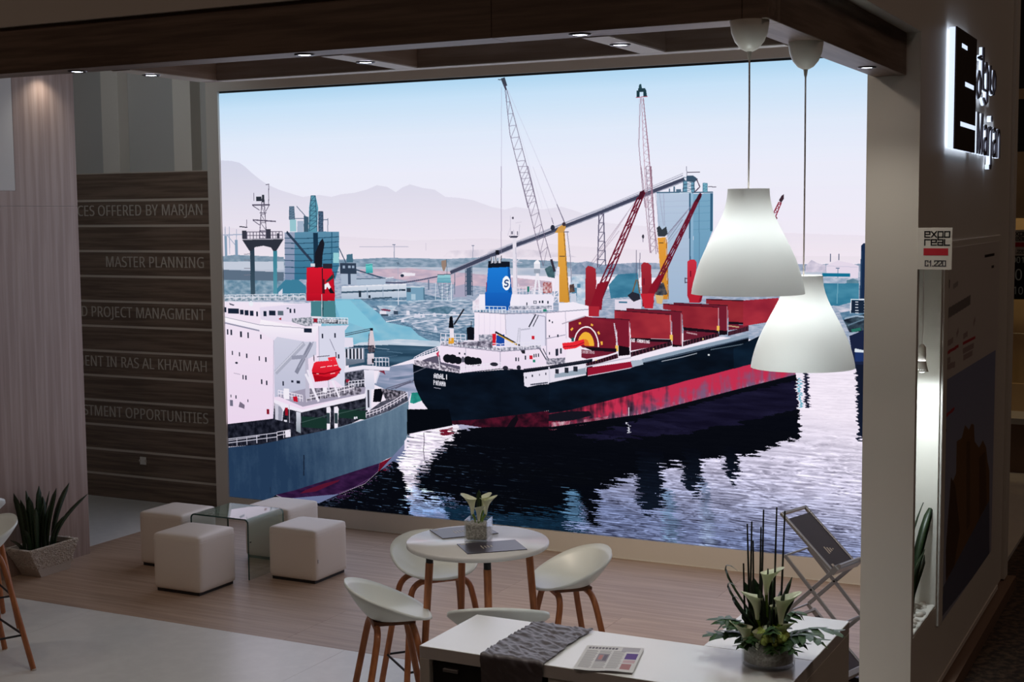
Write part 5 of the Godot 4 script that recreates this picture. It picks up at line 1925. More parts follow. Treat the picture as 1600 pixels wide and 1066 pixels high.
func draw_near_ship() -> void:
	pg([44,60,76],[60,82,98],[98,450,114,446,113,594,97,594])
	pg([60,128,148],[84,150,168],[181,457,195,457,191,592,178,592])
	p([46,50,62],[71,426,219,424,192,458,181,458,174,448,147,443,116,447,106,458,96,458])
	l([120,120,136],1.70572,[73,424,217,422])
	rl([90,84,104],20,12,[77,423,215,422])
	truss([84,78,98],2.55858,5,[133,422,146,306],[159,422,153,306])
	l([84,78,98],3.41144,[110,325,173,325])
	l([84,78,98],3.41144,[111,368,193,373])
	l([84,78,98],2.13215,[136,348,161,348])
	l([90,84,104],2.13215,[171,265,169,327])
	l([90,84,104],1.70572,[117,290,117,313])
	l([90,84,104],2.13215,[160,267,173,266])
	l([90,84,104],2.13215,[112,327,136,340])
	l([90,84,104],2.13215,[111,369,135,383])
	l([90,84,104],2.13215,[170,327,158,344])
	bx([44,50,60],[125,301,144,314,146,296,154,317])
	l([60,60,74],2.98501,[62,387,91,390])
	l([90,84,104],1.70572,[89,367,88,391])
	bx([56,56,70],[71,399,87,423,158,395,174,422,196,407,203,422])
	l([120,120,136],1.70572,[76,468,101,467])
	l([120,120,136],1.70572,[75,485,100,485])
	l([120,120,136],1.70572,[75,509,99,509])
	l([120,120,136],1.70572,[74,529,99,528])
	p([60,124,152],[192,566,221,541,268,540,294,559,293,590,191,592])
	p([214,214,228],[196,578,211,566,210,592,196,592])
	pg([214,24,46],[188,18,38],[297,505,339,502,383,506,389,540,392,588,294,590])
	p([26,28,38],[324,505,327,464,345,430,354,421,360,437,352,472,350,504])
	l([20,20,30],2.98501,[351,506,350,589])
	bx([210,215,225],[311,493,326,502])
	bx([40,40,52],[353,493,385,507])
	p([26,60,62],[358,546,389,520,393,531,371,544])
	p([20,20,30],[366,558,378,559,391,578,391,588,382,589])
	p([240,236,242],[356,553,370,546,379,560,372,566,366,558,362,566,355,566])
	bx([20,20,30],[353,537,357,589])
	l([150,12,30],2.55858,[387,514,391,588])
	pg([200,20,42],[176,16,36],[294,579,392,577,391,598,294,600])
	p([70,126,136],[309,601,392,598,394,645,308,644])
	l([200,205,215],2.13215,[347,580,346,647])
	l([30,50,60],2.13215,[351,599,350,643])
	pg([240,228,243],[234,214,236],[-5,607,128,606,132,619,309,605,308,664,333,672,437,666,423,682,421,847,408,875,272,918,172,893,167,949,-18,976])
	p([214,214,232],[333,672,437,666,423,682,421,847,387,825,331,828])
	p([226,216,236],[127,623,309,605,308,664,131,659])
	pg([250,244,250],[232,222,240],[131,658,288,678,333,671,318,716,287,718,188,708,177,719,125,691,-2,668,-2,652,126,673])
	pg([206,206,224],[188,190,212],[175,719,188,707,287,718,325,716,324,754,295,767,283,871,174,884])
	l([172,174,192],13.6458,[179,813,283,722])
	l([206,206,222],3.41144,[176,811,278,722])
	l([132,134,154],12.7929,[252,810,308,721])
	l([160,162,182],3.41144,[261,794,315,717])
	l([150,152,172],11.0872,[238,766,286,761])
	l([148,146,168],4.2643,[-3,671,125,691])
	l([240,234,246],2.55858,[-2,666,125,686])
	bx([26,36,56],[-1,625,6,640,12,628,52,643,56,631,69,645,73,632,87,647,92,633,105,648,115,635,121,649,141,633,152,648,161,631,184,645,234,624,240,636,249,624,254,636,283,679,310,691])
	bx([90,104,118],[192,631,212,644,224,621,232,625])
	bx([36,40,58],[6,690,11,706,19,691,25,707,54,695,61,712,81,697,86,714,127,702,132,715,22,754,26,766,48,757,52,769,74,760,79,773,120,766,124,779,143,768,148,782,59,824,63,837,69,825,74,838,126,834,131,848,144,837,149,850,203,836,208,849,344,693,349,706,387,690,392,703,398,750,403,762,13,885,16,893,31,886,35,896,75,896,78,904,234,832,242,838,253,832,265,840,397,794,403,805])
	e([40,44,60],38,789,5,3)
	l([170,160,180],1.70572,[27,820,51,823])
	bx([110,108,128],[10,901,21,919])
	p([120,110,130],[42,920,47,904,64,913,63,925])
	bx([130,20,40],[144,921,153,936])
	p([20,110,86],[244,656,265,657,265,665,244,663])
	p([30,120,96],[270,659,312,668,312,671,270,668])
	p([160,20,40],[194,655,204,650,204,658])
	e([235,238,246],97,612,8,8)
	p([90,90,110],[17,612,37,617,32,620,19,617])
	pn([84,108,118],[206,208,220],0.08,0.1,[312,649,434,649,434,664,312,664])
	pn([90,100,112],[222,218,230],0.08,0.1,[242,652,312,646,312,672,288,673,241,662])
	rl([226,226,238],17,11,[312,664,434,663])
	bx([150,30,50],[317,650,330,661])
	bx([34,44,58],[344,652,400,662])
	tx([225,225,235],"KENTURANY",346,661,397,659,9)
	l([222,222,236],2.13215,[0,608,290,605])
	pn([96,122,140],[214,216,228],0.06,0.1,[0,592,291,583,290,597,0,607])
	rl([214,218,230],17,14,[0,606,290,597])
	l([150,146,168],1.70572,[-2,654,126,674,288,679])
	l([168,164,186],1.27929,[175,717,167,947])
	l([176,172,192],1.27929,[334,758,333,828])
	l([170,170,190],1.70572,[334,671,334,758])
	l([120,118,140],1.70572,[371,707,388,740])
	p([226,220,236],[422,701,450,701,451,727,421,730])
	pg([150,160,178],[96,108,126],[424,731,487,728,487,769,424,782])
	bx([232,228,240],[431,733,435,762])
	bx([232,228,240],[444,732,448,762])
	bx([232,228,240],[455,732,459,762])
	bx([232,228,240],[467,731,471,761])
	bx([232,228,240],[479,731,483,761])
	bx([26,28,40],[425,734,430,758,438,733,443,761,450,732,455,761,462,731,467,760,474,730,478,760])
	pn([20,24,36],[120,120,136],0.08,0.08,[420,801,485,791,486,840,419,847])
	bx([150,30,50],[424,820,435,829])
	rl([222,220,234],17,5,[432,843,486,836])
	p([232,226,240],[419,789,481,778,571,779,569,790,483,790,419,802])
	l([150,150,170],1.70572,[419,802,483,790,569,790])
	pg([232,228,242],[206,208,226],[484,791,518,790,519,844,489,846])
	rl([226,224,238],23,5,[515,778,567,777])
	l([214,214,230],4.2643,[537,793,523,827])
	p([214,200,208],[508,678,517,678,524,728,500,729])
	l([90,60,70],2.13215,[504,687,500,733])
	pn([28,28,40],[120,110,120],0.08,0.08,[500,721,520,720,522,740,501,742])
	pg([226,216,224],[196,186,200],[497,744,519,743,518,774,496,775])
	bx([24,24,36],[507,672,517,679,512,758,518,770])
	l([60,70,84],1.70572,[424,691,510,673])
	l([60,70,84],2.13215,[424,696,510,678])
	p([120,40,60],[532,792,552,790,555,802,548,797])
	p([160,154,176],[180,879,283,854,418,843,489,840,486,858,273,907])
	pn([60,56,70],[190,184,200],0.07,0.09,[283,854,418,843,477,840,472,860,282,889])
	rl([235,228,240],19,9,[187,882,273,893])
	rl([235,228,240],19,10,[287,893,450,853])
	bx([240,235,245],[207,857,226,888,344,847,358,862])
	p([190,20,44],[239,879,254,878,256,894,241,893])
	p([190,186,206],[285,764,295,763,298,880,283,885])
	l([236,230,243],7.67574,[285,811,329,889])
	l([236,230,243],5.97002,[292,799,320,875])
	l([236,230,243],6.82288,[377,826,400,873])
	l([200,198,214],4.2643,[364,826,365,857])
	l([232,228,240],3.83787,[284,815,308,829])
	pg([236,40,58],[196,14,34],[307,800,315,779,323,774,392,767,400,786,409,792,403,800,391,814,364,826,317,833,311,815])
	p([238,52,62],[363,761,389,757,392,767,366,769])
	l([150,8,24],3.41144,[308,808,350,808,407,793])
	p([166,10,28],[313,813,350,816,391,814,364,826,317,833])
	l([246,220,220],2.13215,[337,790,355,787])
	l([246,220,220],2.13215,[360,786,378,784])
	l([246,220,220],2.13215,[383,783,396,781])
	l([246,210,210],2.13215,[323,809,331,809])
	l([246,210,210],2.13215,[371,807,387,804])
	l([60,50,60],2.55858,[315,755,316,774])
	l([90,80,96],3.41144,[391,744,392,760])
	l([90,84,100],2.13215,[326,760,370,755])
	pn([14,16,26],[58,60,74],0.05,0.05,[-18,977,167,948,173,897,267,922,490,867,496,920,439,946,308,996,-19,1017])
	p([200,198,214],[173,899,206,909,199,961,175,974])
	p([150,150,168],[186,910,201,913,197,953,185,958])
	p([236,230,243],[172,891,272,916,486,858,487,871,268,924,210,915,205,925,191,907,171,901])
	pg([214,214,228],[140,150,160],[249,923,265,924,264,985,248,980])
	bx([24,50,44],[268,935,355,967,389,907,489,932])
	l([60,84,80],2.13215,[268,953,356,928])
	l([60,84,80],2.13215,[389,922,487,897])
	p([236,230,242],[355,904,367,901,370,908,366,970,355,971])
	p([236,230,242],[381,902,393,899,397,906,392,969,381,969])
	bx([44,60,66],[355,920,366,951])
	bx([44,60,66],[382,919,393,949])
	bx([222,220,232],[205,949,216,976,448,926,454,933,455,925,460,931])
	l([190,188,204],2.55858,[225,904,225,971])
	bx([150,16,36],[210,913,220,936])
	p([214,214,230],[489,844,508,843,507,902,489,905])
	bx([60,60,76],[495,847,501,897])
	pn([52,54,68],[96,94,110],0.05,0.05,[489,916,508,900,539,879,624,850,628,871,561,905,489,932])
	p([10,12,20],[518,844,542,841,546,856,539,879,513,880])
	pn([14,14,24],[170,162,176],0.09,0.09,[540,841,619,845,626,860,557,874,546,856])
	rl([228,220,234],14,12,[489,926,530,912,579,888,626,861])
	l([90,90,112],1.70572,[558,840,638,814])
	l([90,90,112],1.70572,[571,841,638,818])
	pn([12,14,24],[44,46,60],0.05,0.04,[-18,977,166,949,243,959,241,1007,115,1029,-20,1045])
	rl([206,204,220],24,5,[-5,1044,179,1013])
	rl([226,220,234],21,2,[179,1008,227,998])
	l([200,196,212],2.13215,[-5,1025,116,1003])
	p([230,224,236],[208,981,225,978,227,998,209,1001])
	hull([-20,1047,115,1028,179,1013,242,996,308,981,383,963,448,944,494,930,534,917,570,902,597,889,630,871,628,917,624,959,619,997,599,1022,554,1040,531,1053,445,1083,342,1119,237,1155,174,1173,124,1208,-26,1222])
	l([120,140,160],2.13215,[383,964,494,930,570,902,628,873])
	l([24,34,52],3.83787,[273,1048,271,1109])
	l([24,34,52],1.27929,[150,1152,150,1170])
	pn([56,28,66],[34,16,46],0.02,0.05,[169,1174,237,1155,342,1119,445,1083,531,1053,526,1077,481,1115,379,1159,322,1185,236,1191])
	pn([126,16,40],[92,14,34],0.03,0.03,[531,1053,576,1031,619,998,613,1011,574,1046,549,1065,526,1079])
	l([90,66,104],1.70572,[341,1170,444,1130,499,1098])
	p([84,20,44],[275,1151,342,1126,398,1110,389,1118,313,1152,256,1163])


func draw_far_ship() -> void:
	p([232,226,238],[855,575,874,574,874,613,838,614,835,594])
	pn([220,206,222],[240,232,242],0.06,0.06,[835,590,855,584,854,614,834,614])
	pg([30,122,212],[22,96,184],[883,499,948,497,951,538,955,574,952,612,873,613,875,568,879,539])
	p([18,84,160],[942,497,948,497,954,574,952,612,944,612])
	p([18,24,38],[884,482,948,483,948,497,883,500])
	p([206,206,218],[890,471,898,470,899,487,891,488])
	p([206,206,218],[902,471,910,470,910,487,902,488])
	p([206,206,218],[914,471,922,470,922,487,914,487])
	p([24,24,34],[906,453,916,453,917,465,906,465])
	l([60,60,76],2.13215,[893,471,892,487])
	l([50,50,64],1.70572,[906,467,907,487])
	l([50,50,64],2.13215,[923,467,922,487])
	e([246,248,252],937,540,12,19)
	l([40,70,120],3.83787,[944,534,939,532,933,534,933,540,942,541,942,547,935,550,931,547])
	l([150,16,40],1.70572,[878,539,877,564])
	p([228,222,234],[957,420,968,420,971,575,957,575])
	l([190,186,204],2.13215,[966,445,970,573])
	p([60,60,78],[946,415,974,415,969,420,950,420])
	l([206,200,216],1.70572,[951,362,951,417])
	l([206,200,216],2.13215,[960,399,962,415])
	l([200,196,212],1.70572,[978,385,976,415])
	l([206,200,216],1.27929,[966,381,984,379])
	l([206,200,216],1.27929,[942,415,951,392])
	e([80,76,92],958,368,3,3)
	bx([120,116,134],[953,403,958,411,970,403,973,413])
	l([226,222,234],1.70572,[969,482,1001,459])
	l([210,206,220],1.70572,[953,483,985,485])
	l([226,220,232],2.13215,[964,541,968,573])
	l([226,220,232],2.13215,[973,541,977,573])
	rl([222,214,228],21,6,[956,573,1016,569])
	bx([40,120,110],[999,548,1005,562])
	e([244,242,248],1028,488,9,9)
	bx([226,226,236],[1019,488,1037,501])
	bx([150,160,176],[1019,502,1037,513])
	p([234,230,240],[1025,513,1033,513,1040,568,1034,568,1029,526,1022,569,1016,569])
	rl([228,224,236],19,6,[1012,572,1071,568])
	pn([150,60,60],[226,214,222],0.08,0.08,[1045,536,1071,536,1071,564,1045,565])
	truss([236,230,242],3.41144,6,[1087,496,1074,589],[1091,496,1090,589])
	p([240,234,246],[948,575,975,574,976,611,948,612])
	p([240,232,246],[976,577,1074,570,1074,609,976,611])
	bx([36,44,60],[996,591,999,599,1017,585,1026,594,1033,585,1037,592,1041,585,1046,592,1057,583,1061,591])
	p([238,232,244],[1090,589,1132,591,1178,601,1178,606,1090,608])
	pn([120,90,70],[60,50,60],0.08,0.08,[1121,542,1134,539,1136,560,1121,562])
	p([200,206,222],[1123,565,1140,563,1142,591,1125,591])
	pg([246,236,248],[234,218,238],[840,618,931,621,1053,615,1185,601,1185,652,1120,682,1108,735,1054,752,986,769,916,767,796,785,794,768,733,759,733,711,803,700,839,695])
	p([226,222,240],[935,621,1051,620,1052,702,1014,710,935,706])
	l([150,150,172],1.70572,[1015,621,1051,626])
	l([150,150,172],1.70572,[1051,626,1051,703])
	l([170,168,188],1.70572,[933,623,935,677])
	l([222,212,232],1.27929,[854,625,853,691])
	l([222,212,232],1.27929,[870,625,870,690])
	l([222,212,232],1.27929,[887,624,886,690])
	l([222,212,232],1.27929,[903,624,902,689])
	l([222,212,232],1.27929,[919,624,919,688])
	bx([240,234,246],[855,571,873,607,948,569,976,609])
	p([236,230,244],[976,569,1071,567,1072,608,976,611])
	bx([40,50,66],[996,590,999,600,1017,585,1026,593,1033,585,1037,591,1041,584,1046,591,1057,585,1061,592])
	bx([225,222,236],[1019,586,1024,592])
	p([240,234,246],[1090,590,1132,586,1185,598,1185,611,1090,612])
	rl([235,232,244],20,10,[838,621,935,620])
	rl([220,220,234],18,12,[944,619,1062,614])
	bx([40,130,110],[1045,599,1055,613])
	pg([24,100,190],[20,84,170],[873,566,954,565,948,591,942,609,873,611])
	rl([210,222,238],17,5,[873,620,935,620])
	l([36,40,54],3.41144,[1003,655,1023,621])
	l([36,40,54],2.13215,[1015,653,1031,624])
	l([200,198,214],3.41144,[967,705,973,658])
	l([200,198,214],3.41144,[975,705,977,658])
	l([190,188,206],3.83787,[979,663,1007,659])
	p([206,26,44],[891,677,905,675,904,706,891,707])
	p([24,70,160],[906,680,930,677,930,707,905,708])
	l([30,28,34],5.11716,[903,671,975,705])
	l([216,170,70],2.98501,[911,678,967,703])
	p([36,34,44],[967,702,990,709,991,726,983,726])
	bx([200,30,50],[1011,678,1019,687,1004,730,1013,740])
	bx([40,46,60],[962,737,966,747,970,737,973,747,1016,726,1019,735,1022,725,1025,734,1029,724,1032,733,990,731,994,742,1061,634,1065,639,1061,675,1064,680,1061,719,1064,726])
	p([40,46,60],[1081,712,1087,708,1088,727,1081,729])
	l([44,50,66],2.55858,[1034,711,1054,741])
	l([44,50,66],2.13215,[1044,711,1061,741])
	bx([40,130,110],[1014,741,1021,748])
	l([126,126,148],1.70572,[840,619,931,622,1053,616,1178,604])
	pn([92,98,116],[232,226,238],0.09,0.12,[735,700,783,700,820,702,894,710,917,715,917,721,820,716,735,711])
	pn([96,100,120],[236,230,242],0.09,0.12,[919,712,975,707,1038,700,1038,710,919,722])
	pn([110,116,136],[232,228,240],0.09,0.1,[948,602,1070,597,1070,606,948,610])
	pn([100,106,126],[234,228,240],0.08,0.1,[853,680,894,678,894,697,853,698])
	l([150,146,168],1.70572,[917,723,917,766])
	l([160,156,176],1.27929,[812,716,811,776])
	l([130,126,148],1.70572,[734,712,917,723,1038,711])
	l([60,58,74],2.13215,[796,787,917,769,984,770])
	l([150,150,170],1.70572,[1053,617,1054,752])
	l([176,172,192],1.27929,[1109,612,1111,682])
	l([140,138,160],1.70572,[1054,684,1109,672])
	bx([44,50,66],[1070,638,1073,643,1085,672,1089,679,1093,708,1098,722])
	pn([80,80,98],[226,220,232],0.09,0.1,[1054,737,1108,732,1108,749,1054,752])
	rl([230,226,240],18,14,[734,711,918,721])
	rl([230,226,240],18,7,[918,721,1038,710])
	pn([70,66,84],[206,200,216],0.06,0.08,[782,704,894,693,894,715,782,708])
	p([236,226,236],[763,666,776,666,777,699,763,699])
	p([14,16,24],[760,664,764,633,772,632,776,664])
	l([24,24,34],4.2643,[777,655,808,612])
	p([226,160,50],[760,692,776,689,776,706,759,708])
	p([14,16,26],[816,663,827,659,839,662,838,695,817,695])
	l([40,44,60],1.70572,[830,644,830,662])
	rl([226,222,236],20,5,[735,700,812,700])
	p([90,84,104],[650,766,697,748,731,739,734,759,794,768,794,777,705,781])
	e([16,18,26],755,748,14,12)
	e([16,18,26],771,749,14,13)
	e([16,18,26],788,752,12,10)
	e([16,18,26],819,751,13,12)
	e([16,18,26],834,753,14,12)
	e([16,18,26],849,753,12,11)
	e([90,88,104],803,749,5,8)
	bx([40,44,60],[790,730,795,735,807,731,811,736])
	rl([236,226,238],13,14,[647,767,731,780])
	pn([60,54,72],[236,226,238],0.09,0.12,[650,757,701,759,794,777,792,786,727,780,650,768])
	rl([232,224,238],11,9,[649,761,684,743,727,728])
	l([230,226,238],2.13215,[725,728,732,780])
	p([200,60,90],[719,736,729,728,727,747])
	rl([236,230,242],17,12,[796,785,918,769])
	e([40,40,52],898,758,12,5)
	e([40,40,52],932,767,8,6)
	e([40,40,52],972,764,6,6)
	pn([8,14,24],[12,22,36],0.008,0.02,[646,768,684,776,731,781,794,787,918,772,986,769,1185,732,1184,880,1065,873,953,895,851,912,741,921,703,905,674,872,661,850,651,828,647,813])
	p([228,222,236],[986,777,1018,772,1170,744,1166,782,1100,799,1030,807,998,815,988,812])
	l([40,40,54],4.2643,[986,769,1085,754,1178,736])
	p([150,164,180],[1077,777,1166,756,1167,772,1077,787])
	bx([40,44,60],[1010,781,1014,787,1032,778,1034,783,1050,774,1053,780,992,787,995,792])
	l([60,64,80],3.41144,[1006,808,1057,800])
	l([214,210,226],3.83787,[1061,758,1063,801])
	bx([36,40,52],[1079,763,1089,775,1106,758,1117,772,1131,754,1143,767])
	tx([226,224,234],"ANALI",711,804,756,806,14)
	tx([226,224,234],"PANAMA",710,822,749,825,13)
	l([150,150,164],2.13215,[711,830,733,832])
	l([120,120,136],1.70572,[647,792,710,766])
	l([90,90,112],2.13215,[587,839,647,813])
	pn([20,110,104],[50,150,138],0.03,0.03,[639,848,657,846,669,868,643,874])
	p([196,50,76],[703,905,725,908,744,913,724,923,711,915])
	pn([84,20,40],[32,12,24],0.03,0.04,[741,921,851,910,953,893,1068,873,1068,923,957,934,891,938,800,936])
	p([16,12,20],[928,935,949,905,965,891,969,903,953,934])
	p([170,38,52],[1175,596,1205,596,1204,622,1175,622])
	p([190,36,52],[1318,561,1355,560,1352,598,1329,598])
	p([180,34,50],[1448,558,1479,558,1472,580,1448,581])
	pn([136,34,46],[156,46,54],0.01,0.02,[1492,571,1600,573,1601,627,1550,626,1548,587,1492,583])
	l([60,20,32],2.55858,[1492,572,1600,574])
	p([112,28,46],[1407,584,1548,587,1547,649,1526,648,1525,591,1407,591])
	l([70,22,34],2.13215,[1407,583,1548,586])
	pn([132,32,46],[158,46,56],0.008,0.015,[1379,587,1525,591,1524,649,1432,643,1429,605,1379,599])
	l([70,20,34],2.13215,[1379,586,1525,591])
	p([112,28,46],[1280,600,1429,604,1429,689,1404,687,1402,612,1280,608])
	l([70,22,34],2.13215,[1280,600,1429,604])
	pn([136,32,48],[166,48,58],0.008,0.015,[1247,606,1402,612,1400,674,1292,674,1289,628,1247,627])
	l([70,20,34],2.55858,[1247,605,1402,612])
	p([120,26,46],[1169,624,1289,628,1287,699,1256,695,1252,637,1169,631])
	l([70,22,34],2.13215,[1199,626,1289,628])
	pn([106,22,40],[132,34,50],0.008,0.015,[1118,638,1165,622,1253,637,1251,703,1158,704,1118,678])
	l([180,170,186],2.55858,[1099,644,1165,622])
	l([206,200,214],3.41144,[1246,638,1255,695])
	l([206,150,160],2.13215,[1398,613,1400,673])
	l([206,150,160],2.13215,[1524,592,1524,648])
	l([190,110,124],2.13215,[1287,632,1288,697])
	l([180,110,120],2.13215,[1427,608,1427,685])
	l([180,110,120],2.13215,[1546,588,1546,647])
	bx([236,190,90],[1249,695,1257,710,1397,663,1405,678,1520,637,1527,651])
	l([246,240,244],3.41144,[1133,689,1136,679,1140,669,1145,662,1151,656,1158,652,1165,650,1173,650,1180,652,1186,657,1192,663,1196,671,1200,681,1202,691,1202,701])
	p([240,176,56],[1166,699,1145,685,1147,680,1149,675,1152,672,1155,668,1158,666,1161,664,1165,663,1168,663,1172,664,1175,665,1178,667,1181,670,1184,674,1186,678,1188,683,1189,688,1190,693,1190,699])
	p([226,120,40],[1165,699,1155,692,1155,690,1156,688,1158,686,1159,684,1161,683,1162,682,1164,682,1166,682,1167,682,1169,683,1171,684,1172,685,1173,687,1174,689,1175,691,1176,694,1176,696,1176,699])
	l([240,182,70],5.11716,[1124,660,1127,657,1130,654])
	l([240,182,70],5.11716,[1147,642,1150,641,1153,640])
	l([240,182,70],5.11716,[1181,643,1184,644,1187,646])
	l([240,182,70],5.11716,[1201,661,1203,665,1205,668])
	l([240,182,70],5.11716,[1211,686,1211,691,1212,695])
	p([232,40,54],[1100,694,1127,691,1161,682,1163,694,1138,706,1107,711,1101,707])
	l([150,20,34],2.13215,[1101,704,1138,700,1162,690])
	bx([30,90,90],[1126,679,1133,689])
	bx([40,44,60],[1080,710,1088,727])
	p([26,14,24],[1160,702,1252,703,1252,712,1184,711])
	p([26,14,24],[1291,674,1400,675,1400,682,1292,682])
	p([26,14,24],[1432,643,1524,649,1524,655,1434,651])
	p([20,12,20],[1258,695,1288,699,1289,718,1258,722])
	p([20,12,20],[1404,687,1429,689,1429,692,1404,693])
	p([20,12,20],[1526,648,1547,649,1547,658,1526,660])
	p([26,14,24],[1550,626,1601,627,1601,632,1550,632])
	pn([120,34,54],[96,26,44],0.01,0.02,[1154,709,1184,711,1252,712,1229,720,1169,733,1154,730])
	pn([124,36,56],[100,28,46],0.01,0.02,[1292,682,1400,682,1398,686,1292,707])
	pn([120,34,54],[98,28,46],0.01,0.02,[1433,651,1524,655,1524,659,1433,677])
	p([112,32,50],[1550,632,1601,633,1601,640,1550,647])
	tx([226,214,222],"SMOKING",1154,719,1191,719,7)
	tx([226,214,222],"NO SMOKING",1293,684,1343,687,8)
	l([180,140,150],3.41144,[1441,656,1469,660])
	l([190,160,120],2.98501,[1550,636,1577,639])
	p([36,18,28],[1167,745,1255,716,1257,727,1168,754])
	l([120,60,80],1.27929,[1170,744,1171,753])
	l([120,60,80],1.27929,[1178,742,1179,751])
	l([120,60,80],1.27929,[1185,739,1187,748])
	l([120,60,80],1.27929,[1193,737,1194,746])
	l([120,60,80],1.27929,[1200,734,1202,744])
	l([120,60,80],1.27929,[1208,732,1209,741])
	l([120,60,80],1.27929,[1215,729,1216,739])
	l([120,60,80],1.27929,[1222,727,1224,737])
	l([120,60,80],1.27929,[1230,724,1231,735])
	l([120,60,80],1.27929,[1237,722,1239,732])
	l([120,60,80],1.27929,[1244,719,1246,730])
	l([120,60,80],1.27929,[1252,717,1253,728])
	p([36,18,28],[1291,711,1402,680,1403,690,1292,723])
	l([120,60,80],1.27929,[1296,710,1296,722])
	l([120,60,80],1.27929,[1305,707,1306,719])
	l([120,60,80],1.27929,[1314,704,1315,716])
	l([120,60,80],1.27929,[1324,702,1325,713])
	l([120,60,80],1.27929,[1333,699,1334,710])
	l([120,60,80],1.27929,[1342,697,1343,708])
	l([120,60,80],1.27929,[1352,694,1352,705])
	l([120,60,80],1.27929,[1361,692,1362,702])
	l([120,60,80],1.27929,[1370,689,1371,699])
	l([120,60,80],1.27929,[1379,686,1380,697])
	l([120,60,80],1.27929,[1389,684,1389,694])
	l([120,60,80],1.27929,[1398,681,1399,691])
	p([36,18,28],[1432,679,1525,654,1526,663,1432,691])
	l([120,60,80],1.27929,[1436,678,1436,690])
	l([120,60,80],1.27929,[1444,676,1444,688])
	l([120,60,80],1.27929,[1451,674,1452,685])
	l([120,60,80],1.27929,[1459,672,1459,683])
	l([120,60,80],1.27929,[1467,670,1467,681])
	l([120,60,80],1.27929,[1475,668,1475,678])
	l([120,60,80],1.27929,[1483,665,1483,676])
	l([120,60,80],1.27929,[1490,663,1491,673])
	l([120,60,80],1.27929,[1498,661,1499,671])
	l([120,60,80],1.27929,[1506,659,1506,669])
	l([120,60,80],1.27929,[1514,657,1514,666])
	l([120,60,80],1.27929,[1521,655,1522,664])
	p([36,18,28],[1549,651,1601,636,1601,647,1549,661])
	l([120,60,80],1.27929,[1552,651,1552,660])
	l([120,60,80],1.27929,[1556,649,1556,659])
	l([120,60,80],1.27929,[1560,648,1560,658])
	l([120,60,80],1.27929,[1564,647,1564,657])
	l([120,60,80],1.27929,[1569,646,1569,655])
	l([120,60,80],1.27929,[1573,644,1573,654])
	l([120,60,80],1.27929,[1577,643,1577,653])
	l([120,60,80],1.27929,[1582,642,1582,652])
	l([120,60,80],1.27929,[1586,641,1586,651])
	l([120,60,80],1.27929,[1590,640,1590,650])
	l([120,60,80],1.27929,[1594,638,1594,649])
	l([120,60,80],1.27929,[1599,637,1599,648])
	bx([246,226,150],[1194,733,1197,737,1352,699,1355,702,1483,669,1486,673])
	pn([8,14,24],[13,25,40],0.008,0.02,[1169,779,1293,751,1329,733,1441,705,1601,663,1601,736,1441,780,1333,810,1270,828,1164,859,1067,882,1059,880,1060,801,1169,775])
	p([146,22,48],[1171,756,1292,735,1296,749,1171,777])
	l([214,206,220],2.13215,[1172,777,1229,765,1292,751])
	l([196,190,206],3.41144,[1165,754,1252,733,1292,725])
	l([140,158,178],9.38147,[1296,745,1329,730,1405,710,1511,682,1601,659])
	l([70,84,104],2.55858,[1329,736,1441,708,1601,664])
	p([170,182,198],[1291,733,1322,729,1326,741,1296,749])
	l([190,196,206],2.13215,[1375,731,1427,719,1469,707],0.8)
	l([150,170,184],1.70572,[1504,697,1588,680],0.7)
	bx([220,225,230],[1497,708,1502,712])
	boot([1059,882,1067,880,1122,869,1164,857,1221,841,1270,827,1333,808,1391,793,1441,777,1512,757,1588,734,1656,713,1716,698,1716,751,1656,770,1588,802,1512,821,1441,840,1391,854,1333,869,1277,882,1221,895,1145,911,1067,924,1059,925])
	l([230,224,234],2.98501,[1286,853,1286,877])
	p([20,20,30],[1059,884,1114,873,1176,869,1183,880,1129,896,1059,902])
	pn([150,60,84],[200,170,180],0.05,0.05,[1067,905,1122,898,1118,914,1067,923])
	pn([110,40,60],[180,120,140],0.05,0.05,[1160,892,1229,879,1221,894,1160,906])
	pn([10,22,36],[16,34,52],0.008,0.02,[1563,692,1620,663,1691,630,1749,616,1740,678,1725,724,1614,727,1564,742])
	boot([1585,735,1620,726,1668,722,1720,737,1717,759,1653,774,1585,797])
	pn([140,34,52],[170,48,62],0.01,0.02,[1587,573,1675,565,1683,618,1587,636])
	p([228,216,232],[1790,485,1817,474,1849,480,1867,486,1866,515,1791,513])
	l([206,200,220],1.70572,[1790,487,1865,489])
	l([70,80,110],2.55858,[1800,458,1800,477])
	l([70,80,110],2.55858,[1820,458,1820,473])
	pn([190,184,204],[222,212,228],0.05,0.05,[1740,487,1755,473,1771,481,1789,485,1789,501,1740,502])
	l([120,140,165],1.70572,[1818,493,1818,528])
	l([90,110,140],2.98501,[1813,492,1822,492])
	l([20,112,146],7.67574,[1781,508,1847,508])
	pn([140,160,184],[200,204,220],0.04,0.06,[1740,515,1867,515,1867,527,1740,529])
	pn([84,124,144],[110,144,160],0.05,0.05,[1839,520,1854,516,1867,521,1867,537,1839,531])
	pn([48,116,146],[74,140,166],0.012,0.03,[1740,529,1868,527,1868,567,1820,581,1741,581])
	l([120,170,190],1.70572,[1818,528,1817,576])
	pn([220,214,228],[160,170,190],0.02,0.08,[1807,580,1849,588,1849,601,1824,595])
	pn([70,110,140],[120,150,176],0.04,0.06,[1824,598,1884,584,1884,622,1837,624])
	p([24,42,72],[1872,439,1877,433,1965,432,1967,562,1870,563])
	l([40,66,96],2.13215,[1874,451,1872,562])
	bx([24,38,58],[1849,567,1968,597])
	l([214,220,232],2.98501,[1860,571,1867,571])
	l([214,220,232],2.98501,[1880,570,1882,570])
	l([214,220,232],2.98501,[1860,577,1867,577])
	l([214,220,232],2.98501,[1880,577,1882,577])
